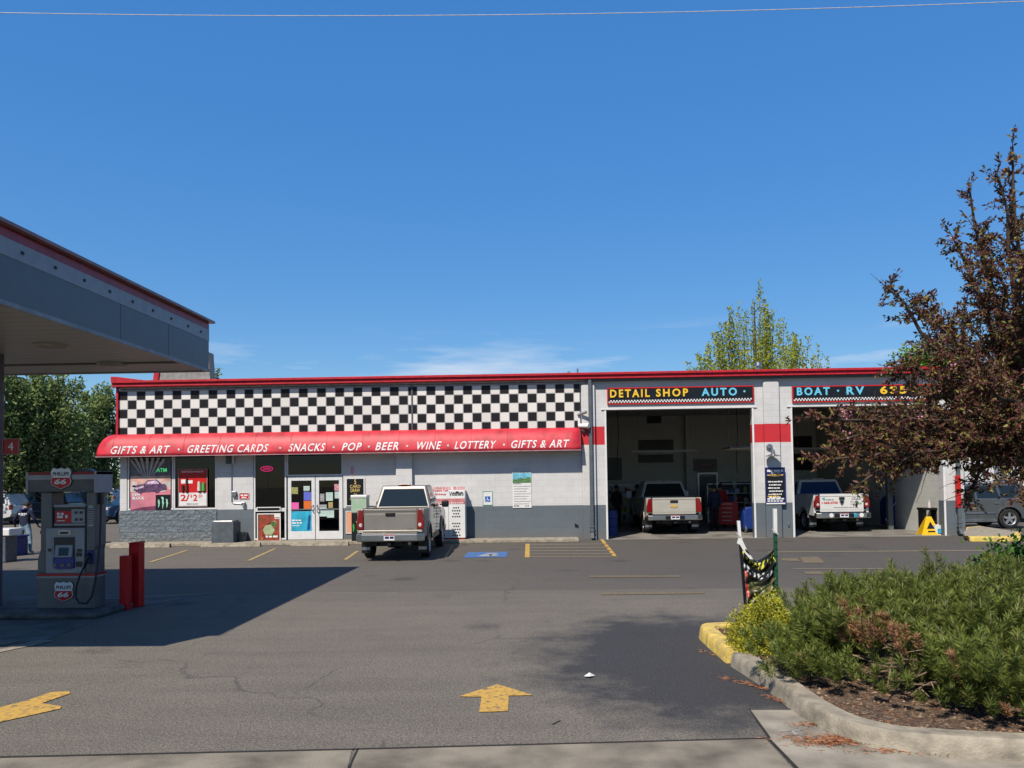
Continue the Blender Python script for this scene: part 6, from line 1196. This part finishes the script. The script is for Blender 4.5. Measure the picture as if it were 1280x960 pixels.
pine('pine_shrub', 'second bushy green pine shrub at the right edge of the photo', 6.5, 7.75, 1.4, 1.5, .50, 1500, 2)
# broad-leaved shrub behind, yellow shrub at the tip
def leafy(name, label, cx, cy, rx, ry, h, n, m, L, W_, seed, zb=.12, stems=14):
    rg = np.random.default_rng(seed); t = thing(name, label, 'shrub', (cx, cy, zb)); v = rg.normal(size=(n, 3)); v /= np.linalg.norm(v, axis=1)[:, None]; v[:, 2] = np.abs(v[:, 2]); rr = rg.uniform(.55, 1, n)**.6
    a = np.arctan2(v[:, 1], v[:, 0]); lump = 1+.14*np.sin(a*4+seed)+.12*np.sin(v[:, 2]*7+a*2)+rg.normal(size=n)*.06
    P = v*np.array([rx, ry, h])*(rr*lump)[:, None]; P[:, 2] = np.maximum(P[:, 2], .03)
    cards('foliage', m, P+[cx, cy, zb], rg.normal(size=(n, 3))*.7+v*.6+[0, 0, .2], rg.uniform(.7, 1.2, n)*L, rg.uniform(.8, 1.2, n)*W_, t, (cx, cy, zb)); w = MB()
    for k in range(stems): d = v[k]*np.array([rx, ry, h])*.8; w.tube([(0, 0, 0), tuple(d*.5+rg.normal(size=3)*.03), tuple(d)], [.014, .009, .004], 5)
    w.build('stems', 'bark', t); return t
leafy('leafy_shrub', 'dark green broad-leaved shrub behind the pines at the right edge', 5.75, 9.5, 1.15, .45, 1.10, 11000, leaf_mat('dark_leaf', (.02, .07, .012), (.08, .18, .03), trans=.2, rough=.35), .065, .04, 3)
q = G(962, 815, .12); leafy('yellow_shrub', 'small yellow-green shrub at the tip of the planter', q[0]+.02, q[1]+.12, .42, .40, .56, 11000, leaf_mat('yellow_leaf', (.20, .24, .02), (.48, .42, .04), (.34, .34, .03), trans=.25), .028, .018, 4)
q = G(1000, 850, .12); leafy('low_shrub', 'low grey-green ground plant under the left edge of the large pine shrub', q[0]+.12, q[1]+.3, .45, .35, .16, 1600, leaf_mat('low_leaf', (.10, .12, .04), (.25, .24, .10), trans=.2), .03, .016, 6)
# ---------------------------------------------------------------- stakes and banner
Pa = G(932, 783, .1); Yb = Pa[1]
def post(px0, py0, px1, py1, Y, w, m, wtop, label):
    a, b = W(px0, py0, Y), W(px1, py1, Y); r = thing('stake', label, 'stake', (b[0], Y, .1)); dx = a[0]-b[0]; h = a[2]-.1; f = 1-wtop
    def sec(t0, t1, s): x0_, x1_ = dx*t0, dx*t1; return [(x0_-s, -s, h*t0), (x0_+s, -s, h*t0), (x0_+s, s, h*t0), (x0_-s, s, h*t0)], [(x1_-s, -s, h*t1), (x1_+s, -s, h*t1), (x1_+s, s, h*t1), (x1_-s, s, h*t1)]
    MB().hexa(*sec(0, f, w)).build('post', m, r, bevel=.004); MB().hexa(*sec(f+.001, 1, w*1.05)).build('painted_tip', 'white', r, bevel=.003)
    for k in range(12): z = h*(.12+.06*k); MB().box(dx*z/h-w*.7, dx*z/h+w*.7, -w*1.5, -w, z, z+.012).build('stud', m, r)
    mb = MB().tube([(dx*f-.03, -w*1.6, h*f+.02), (dx*f+.03, -w*1.7, h*f-.01), (dx*f-.05, -w*2, h*f+.06)], .006, 5); mb.build('tie', 'white', r)
    return r
gm = mat('stake_green', (.015, .085, .045), .5); post(923, 651, 934, 783, Yb, .018, 'black', .16, 'leaning black stake with a white tip holding the left side of the banner'); post(968.5, 636, 971, 778, Yb-.05, .022, gm, .21, 'green steel stake with a white tip holding the right side of the banner')
def ban(u, v):   # u across 0..1, v down 0..1
    L0, L1 = W(925.5, 672, Yb), W(935, 757, Yb); R0, R1 = W(967, 685, Yb-.05), W(971, 752, Yb-.05)
    a = L0+(L1-L0)*v; b = R0+(R1-R0)*v; p = a*(1-u)+b*u; sag = .20*(1-v)**1.3*math.sin(math.pi*u)**1.1*(1+.2*math.sin(u*3)); p = p-np.array([0, 0, sag])
    p[1] += .035*math.sin(v*19+u*5+2*math.sin(u*7))*(1-.3*v)+.02*math.sin(v*41+u*13)+.05*math.sin(u*3.1)-.05*math.sin(u*8+v*3)*.4; return p
nu, nv = 40, 44; V = [tuple(ban(i/nu, j/nv)) for j in range(nv+1) for i in range(nu+1)]
def banner_mat():
    m, n, l, p = base('banner_print'); uv = n.new('ShaderNodeUVMap'); sx = n.new('ShaderNodeSeparateXYZ'); l.new(uv.outputs[0], sx.inputs[0]); U, Vv = sx.outputs['X'], sx.outputs['Y']
    def rng(v, a, b): x = n.new('ShaderNodeMapRange'); l.new(v, x.inputs[0]); x.inputs[1].default_value = a; x.inputs[2].default_value = b; return x.outputs[0]
    nz = n.new('ShaderNodeTexNoise'); nz.inputs['Scale'].default_value = 9; nz.inputs['Detail'].default_value = 5; l.new(uv.outputs[0], nz.inputs['Vector'])
    slant = mth(n, l, 'FRACT', mth(n, l, 'ADD', mth(n, l, 'MULTIPLY', U, 8.), mth(n, l, 'ADD', mth(n, l, 'MULTIPLY', Vv, 5.), mth(n, l, 'MULTIPLY', nz.outputs['Fac'], 1.2))))
    stroke = mth(n, l, 'MULTIPLY', mth(n, l, 'GREATER_THAN', slant, .5), mth(n, l, 'GREATER_THAN', nz.outputs['Fac'], .46))
    def band(a, b): return mth(n, l, 'MULTIPLY', mth(n, l, 'GREATER_THAN', Vv, a), mth(n, l, 'LESS_THAN', Vv, b))
    c = mix(n, l, rng(nz.outputs['Fac'], .45, .55), (.035, .06, .02), (.16, .14, .06)); c = mix(n, l, band(0, .54), c, (.012, .013, .014))
    c = mix(n, l, mth(n, l, 'MULTIPLY', band(.06, .24), stroke), c, (.62, .60, .04)); c = mix(n, l, mth(n, l, 'MULTIPLY', band(.34, .47), stroke), c, (.60, .62, .66))
    c = mix(n, l, mth(n, l, 'MULTIPLY', band(.48, .9), mth(n, l, 'LESS_THAN', U, .09)), c, (.55, .05, .04)); c = mix(n, l, mth(n, l, 'MULTIPLY', band(.84, 1.1), mth(n, l, 'GREATER_THAN', U, .6)), c, (.35, .25, .22))
    l.new(c, p.inputs['Base Color']); p.inputs['Roughness'].default_value = .35; return m
pb = ban(.5, 1); V = [(a-pb[0], b-pb[1], c-.3) for a, b, c in V]
me = bpy.data.meshes.new('banner'); me.from_pydata(V, [], [(j*(nu+1)+i, (j+1)*(nu+1)+i, (j+1)*(nu+1)+i+1, j*(nu+1)+i+1) for j in range(nv) for i in range(nu)]); uvl = me.uv_layers.new(name='UVMap')
for lp in me.loops: k = lp.vertex_index; uvl.data[lp.index].uv = ((k % (nu+1))/nu, (k//(nu+1))/nv)
me.materials.append(banner_mat()); me.polygons.foreach_set('use_smooth', [True]*len(me.polygons)); bo = bpy.data.objects.new('banner', me); COL.objects.link(bo); bo.location = (pb[0], pb[1], .3); md = bo.modifiers.new('s', 'SOLIDIFY'); md.thickness = .003
tag(bo, 'crumpled black, yellow and green banner sagging between two stakes', 'banner')
a = W(925, 672, Yb); fp = MB().add([tuple(W(*p, Yb-.03)) for p in ((921, 679), (923, 672), (927, 673), (934, 688), (941.5, 699), (937.5, 699), (930, 690), (925, 681))], [tuple(range(8))]); fo = WB(fp, 'fold', 'white', bo); fo.modifiers.new('s', 'SOLIDIFY').thickness = .004
# ================================================================== BACKGROUND
def tree(name, label, x, y, h, w, n, m, L, seed, shape='oval', group=None, z0=1.6, dens=None):
    rg = np.random.default_rng(seed); t = thing(name, label, 'tree', (x, y, 0), 0, group); tr = MB(); P = []; Dd = []
    tr.tube([(0, 0, 0), (.05, 0, h*.3), (0, .05, h*.62), (0, 0, h*.9)], [h*.022, h*.016, h*.009, .02], 8)
    nb = dens or 60
    for k in range(nb):
        f = rg.uniform(0, 1); zs = z0+(h-z0)*f*.75
        if shape == 'oval': R = w*.5*math.sin(math.pi*min(1, (f*.82+.16)))**.6; up_ = .5
        else: R = w*.5*(.35+.65*(1-f)); up_ = 2.2
        a = rg.uniform(0, 6.28); e = np.array([math.cos(a)*R*rg.uniform(.55, 1), math.sin(a)*R*rg.uniform(.55, 1), 0]); top_ = min(h*rg.uniform(.93, 1.0), zs+R*up_+rg.uniform(0, .18)*h); e[2] = top_
        if shape != 'oval':
            q_ = rg.uniform(0, 1)**.55; e = np.array([math.cos(a)*w*.5*q_, math.sin(a)*w*.5*q_, h*(1-.42*q_*rg.uniform(.75, 1.25))*rg.uniform(.88, 1)]); zs = h*rg.uniform(.12, .4)
        s = np.array([0, 0, zs]); mid = s*.5+e*.5+np.array([e[0]*(.2 if shape == 'oval' else .42), e[1]*(.2 if shape == 'oval' else .42), -.1*h*(.5 if shape == 'oval' else .9)]); Q = bez(s, mid, e, 7); tr.tube([tuple(q) for q in Q], [.05, .04, .034, .028, .02, .014, .006], 4, cap=False)
        m_ = n//nb; tt = rg.uniform(.2, 1.03, m_)[:, None]; Qa = np.array(Q); i = np.minimum((tt[:, 0]*6).astype(int), 5); ff = tt[:, 0]*6-i; b0 = Qa[i]*(1-ff[:, None])+Qa[i+1]*ff[:, None]
        spread = (.085*w if shape == 'oval' else .04*w)*(1.25-tt); P.append(b0+rg.normal(size=(m_, 3))*spread*np.array([1, 1, .9])); Dd.append(rg.normal(size=(m_, 3))+[0, 0, .3 if shape == 'oval' else 1.])
    P = np.concatenate(P); Dd = np.concatenate(Dd); P[:, 2] = np.maximum(P[:, 2], z0*.7); nn = len(P)
    cards('crown', m, P+[x, y, 0], Dd, rg.uniform(.7, 1.3, nn)*L, rg.uniform(.7, 1.3, nn)*L*.62, t, (x, y, 0)); tr.build('trunk', 'bark', t, smooth=True); return t
lg_ = leaf_mat('pear_leaf', (.10, .15, .045), (.30, .37, .14), (.18, .25, .08), trans=.4); dg_ = leaf_mat('street_leaf', (.08, .12, .035), (.22, .27, .09), trans=.4); yg = leaf_mat('spring_leaf', (.17, .20, .02), (.42, .42, .05), (.28, .32, .03), trans=.4)
for k, (px, py, Y, w_, m, lb) in enumerate(((20, 455, 44, 5.2, lg_, 'broad green street tree nearest the canopy column'), (72, 448, 46, 5.0, lg_, 'tallest green street tree behind the fuel pump'), (124, 476, 50, 4.0, lg_, 'shorter green street tree just left of the checkered corner'), (50, 480, 60, 6, dg_, 'darker street tree behind the tall pair'), (-30, 440, 42, 6, lg_, 'green street tree cut by the left edge'), (100, 520, 62, 5.5, dg_, 'far dark street tree behind the pump topper'))):
    x, _, z = W(px, py, Y); tree('street_tree', lb, x, Y, z, w_, 9500, m, .21, 20+k, 'oval', 'street trees beyond the store', z0=1.5, dens=64)
x, _, z = W(267, 450, 44); tree('street_tree', 'single tree top peeping over the roof beside the canopy tip', x-.3, 44, z, 1.7, 2500, dg_, .2, 40, 'oval', z0=4, dens=24)
x, _, z = W(942, 348, 50); tree('spring_tree', 'upright yellow-green spring tree rising behind the garage roof', x, 50, z, 9.0, 34000, yg, .155, 51, 'up', z0=3, dens=130)
x, _, z = W(1160, 426, 46); tree('spring_tree', 'small bright green tree showing through the purple tree above the roof', x, 46, z, 5.0, 9000, leaf_mat('bright_leaf', (.09, .20, .02), (.22, .36, .05), trans=.4), .18, 52, 'oval', z0=3)
# roof sign box behind the canopy tip
a, b = W(197, 470, 30)[0], W(262, 470, 30)[0]; zq = 5.5; r = thing('roof_box', 'grey sloped box with a red edge on the roof under the canopy tip', 'roof unit', ((a+b)/2, 30, zq))
mb = MB(); zt1 = W(262, 440, 30)[2]; mb.prism([(a, zq), (b+.12, zq), (b+.02, zq+.5), (b-.05, zt1), (a+.2, zt1)], 'y', 30, 30.5); WB(mb, 'box', mat('roof_box_grey', (.27, .26, .25), .7, var=.15), r)
WB(MB().prism([(a-.22, zq), (a-.02, zq), (a+.17, zt1+.03), (a-.03, zt1+.03)], 'y', 29.95, 30.5), 'edge', 'red_metal', r)
# set-back wing at the right
xw0 = x_r+.35; Yw = 37.0; r = thing('neighbour_building', 'white set-back building with red stripe and grey door right of the garage', 'building', (xw0+6, Yw, 0))
x0_ = W(1198, 600, Yw)[0]
WB(MB().box(x0_, x0_+14, Yw, Yw+8, 0, 5.3), 'wall', wall_mat('wing_block', [(3.35, (.72, .73, .75)), (4.1, RED), (9, (.72, .73, .75))], dirt=False), r); WB(MB().box(x0_-.1, x0_+14.1, Yw-.2, Yw+8.1, 5.302, 5.55), 'roof_trim', 'red_metal', r)
q0, q1, z0, z1 = RX(1244.5, 571, 1258, 625, Yw-.06); s = WB(MB().box(q0, q1, Yw-.08, Yw-.002, 0, z1), 'louvre_door', mat('louvre_grey', (.22, .25, .28), .5), r, bevel=.01)
for k in range(8): WB(MB().box(q0+.04, q1-.04, Yw-.10, Yw-.081, z1-.35-.36*k, z1-.33-.36*k), 'slat', 'dark_grey', s)
for a in (1204, 1214, 1268): q0 = W(a, 600, Yw)[0]; WB(MB().box(q0, q0+.05, Yw-.03, Yw-.002, 0, 3.3), 'wall_seam', 'steel', r)
# low background strip on the left: far buildings, hedge, parked cars
def far_b(label, px0, px1, py, Y, c, roofc, wins=6):
    a, _, z = W(px0, py, Y); b = W(px1, py, Y)[0]; r = thing('distant_building', label, 'building', ((a+b)/2, Y, 0)); WB(MB().box(a, b, Y, Y+10, 0, z-.5), 'wall', mat('far_wall', c, .8), r); WB(MB().box(a-.3, b+.3, Y-.3, Y+10.3, z-.499, z), 'roof', mat('far_roof', roofc, .8), r)
    for k in range(wins): x = a+(b-a)*(k+.5)/wins; WB(MB().box(x-.9, x+.9, Y-.05, Y-.002, .9, 2.0), 'window', 'car_glass', r)
far_b('long pale tan building far behind the fuel pump', -120, 90, 611, 85, (.50, .40, .30), (.25, .2, .17)); far_b('white flat building far behind the right side of the pump', 94, 240, 609, 95, (.68, .68, .66), (.4, .2, .2))
for k, (px0, px1, Y, lb) in enumerate(((60, 134, 58, 'clipped green hedge behind the fuel pump head'), (-60, 26, 52, 'dark hedge at the far left behind the bin'))):
    a, b = W(px0, 650, Y)[0], W(px1, 650, Y)[0]; n = 9000; P = np.stack([RNG.uniform(a, b, n), Y+RNG.uniform(-.5, .5, n), RNG.uniform(.05, 1.25, n)+RNG.normal(size=n)*.07], 1); r = thing('hedge', lb, 'hedge', ((a+b)/2, Y, 0)); cards('foliage', dg_, P, rv(n), .22, .14, r, ((a+b)/2, Y, 0))
    WB(MB().box(a+.1, b-.1, Y-.3, Y+.3, 0, 1.0), 'stems', mat('hedge_core', (.03, .03, .015), .9), r)
wp2 = carpaint('far_white', (.62, .62, .62), met=0); bk = carpaint('far_black', (.02, .022, .03), met=.2); bu = carpaint('far_blue', (.03, .09, .20), met=.3)
def fcar(px, Y, rz, p, lb): suv('parked_car', lb, (W(px, 650, Y)[0], Y, 0), math.radians(rz), p, 'cars parked beyond the store')
fcar(2, 47, 0, carpaint('far_grey', (.10, .11, .12)), 'grey car behind the head of the person in jeans'); fcar(-75, 43, 0, wp2, 'white car at the far left edge behind the column'); fcar(40, 50, 0, bk, 'dark car between the white car and the fuel pump'); fcar(122, 42, 62, bu, 'blue car half hidden by the left corner of the store'); fcar(86, 70, 0, carpaint('far_silver', (.25, .26, .27)), 'far silver car seen between the pump posts')
for px, Y, py, lb in ((16.5, 48, 609, 'pale thin post left of the person'), (101, 50, 612, 'thin pale post seen between the pump columns'), (93, 52, 612, 'second thin pale post further left between the pump columns')):
    x, _, z = W(px, py, Y); r = thing('lot_post', lb, 'post', (x, Y, 0)); MB().cyl((0, 0, 0), (0, 0, z), .06, .05, 8).build('pole', 'steel', r); MB().box(-.09, .09, -.09, .09, 0, .15).build('foot', 'concrete', r)
# overhead wire
Yq = 22.; A, M_, E_ = W(-40, 15, Yq), W(600, 18.8, Yq), W(1320, 0, Yq); x3 = np.array([A[0], M_[0], E_[0]]); cf = np.polyfit(x3, np.array([A[2], M_[2], E_[2]]), 2)
o = MB().tube([(x, Yq, np.polyval(cf, x)) for x in np.linspace(-24, 24, 40)], .011, 6).build('overhead_wire', mat('pale_cable', (.65, .65, .68), .5)); tag(o, 'single pale overhead wire crossing the top of the sky', 'wire')
# distant ground cover beyond the lot and hills are hidden by the store; low far tree line on the horizon
n = 16000; P = np.stack([RNG.uniform(-160, -40, n), RNG.uniform(118, 135, n), RNG.uniform(0, 1, n)], 1); P[:, 2] *= 4.5+2*np.sin(P[:, 0]*.21)+1.2*np.sin(P[:, 0]*.63); o = cards('distant_trees', dg_, P, rv(n), .9, .6, None, (-60, 120, 0)); tag(o, 'low far belt of trees behind everything at the left', 'trees', kind='stuff')

# exposure is set for the sunlit walls, so every surface keeps a moderate base colour
BASE = .655
for m in list(bpy.data.materials):
    n, l = m.node_tree.nodes, m.node_tree.links
    leafy_ = any(q.type == 'BSDF_TRANSLUCENT' for q in n)
    for nd in list(n):
        if nd.type in ('BSDF_PRINCIPLED', 'BSDF_TRANSLUCENT'):
            i = nd.inputs['Base Color' if nd.type == 'BSDF_PRINCIPLED' else 'Color']
            if i.is_linked:
                v = n.new('ShaderNodeHueSaturation'); v.inputs['Value'].default_value = .92 if leafy_ else BASE; src = i.links[0].from_socket; l.new(src, v.inputs['Color']); l.new(v.outputs[0], i)
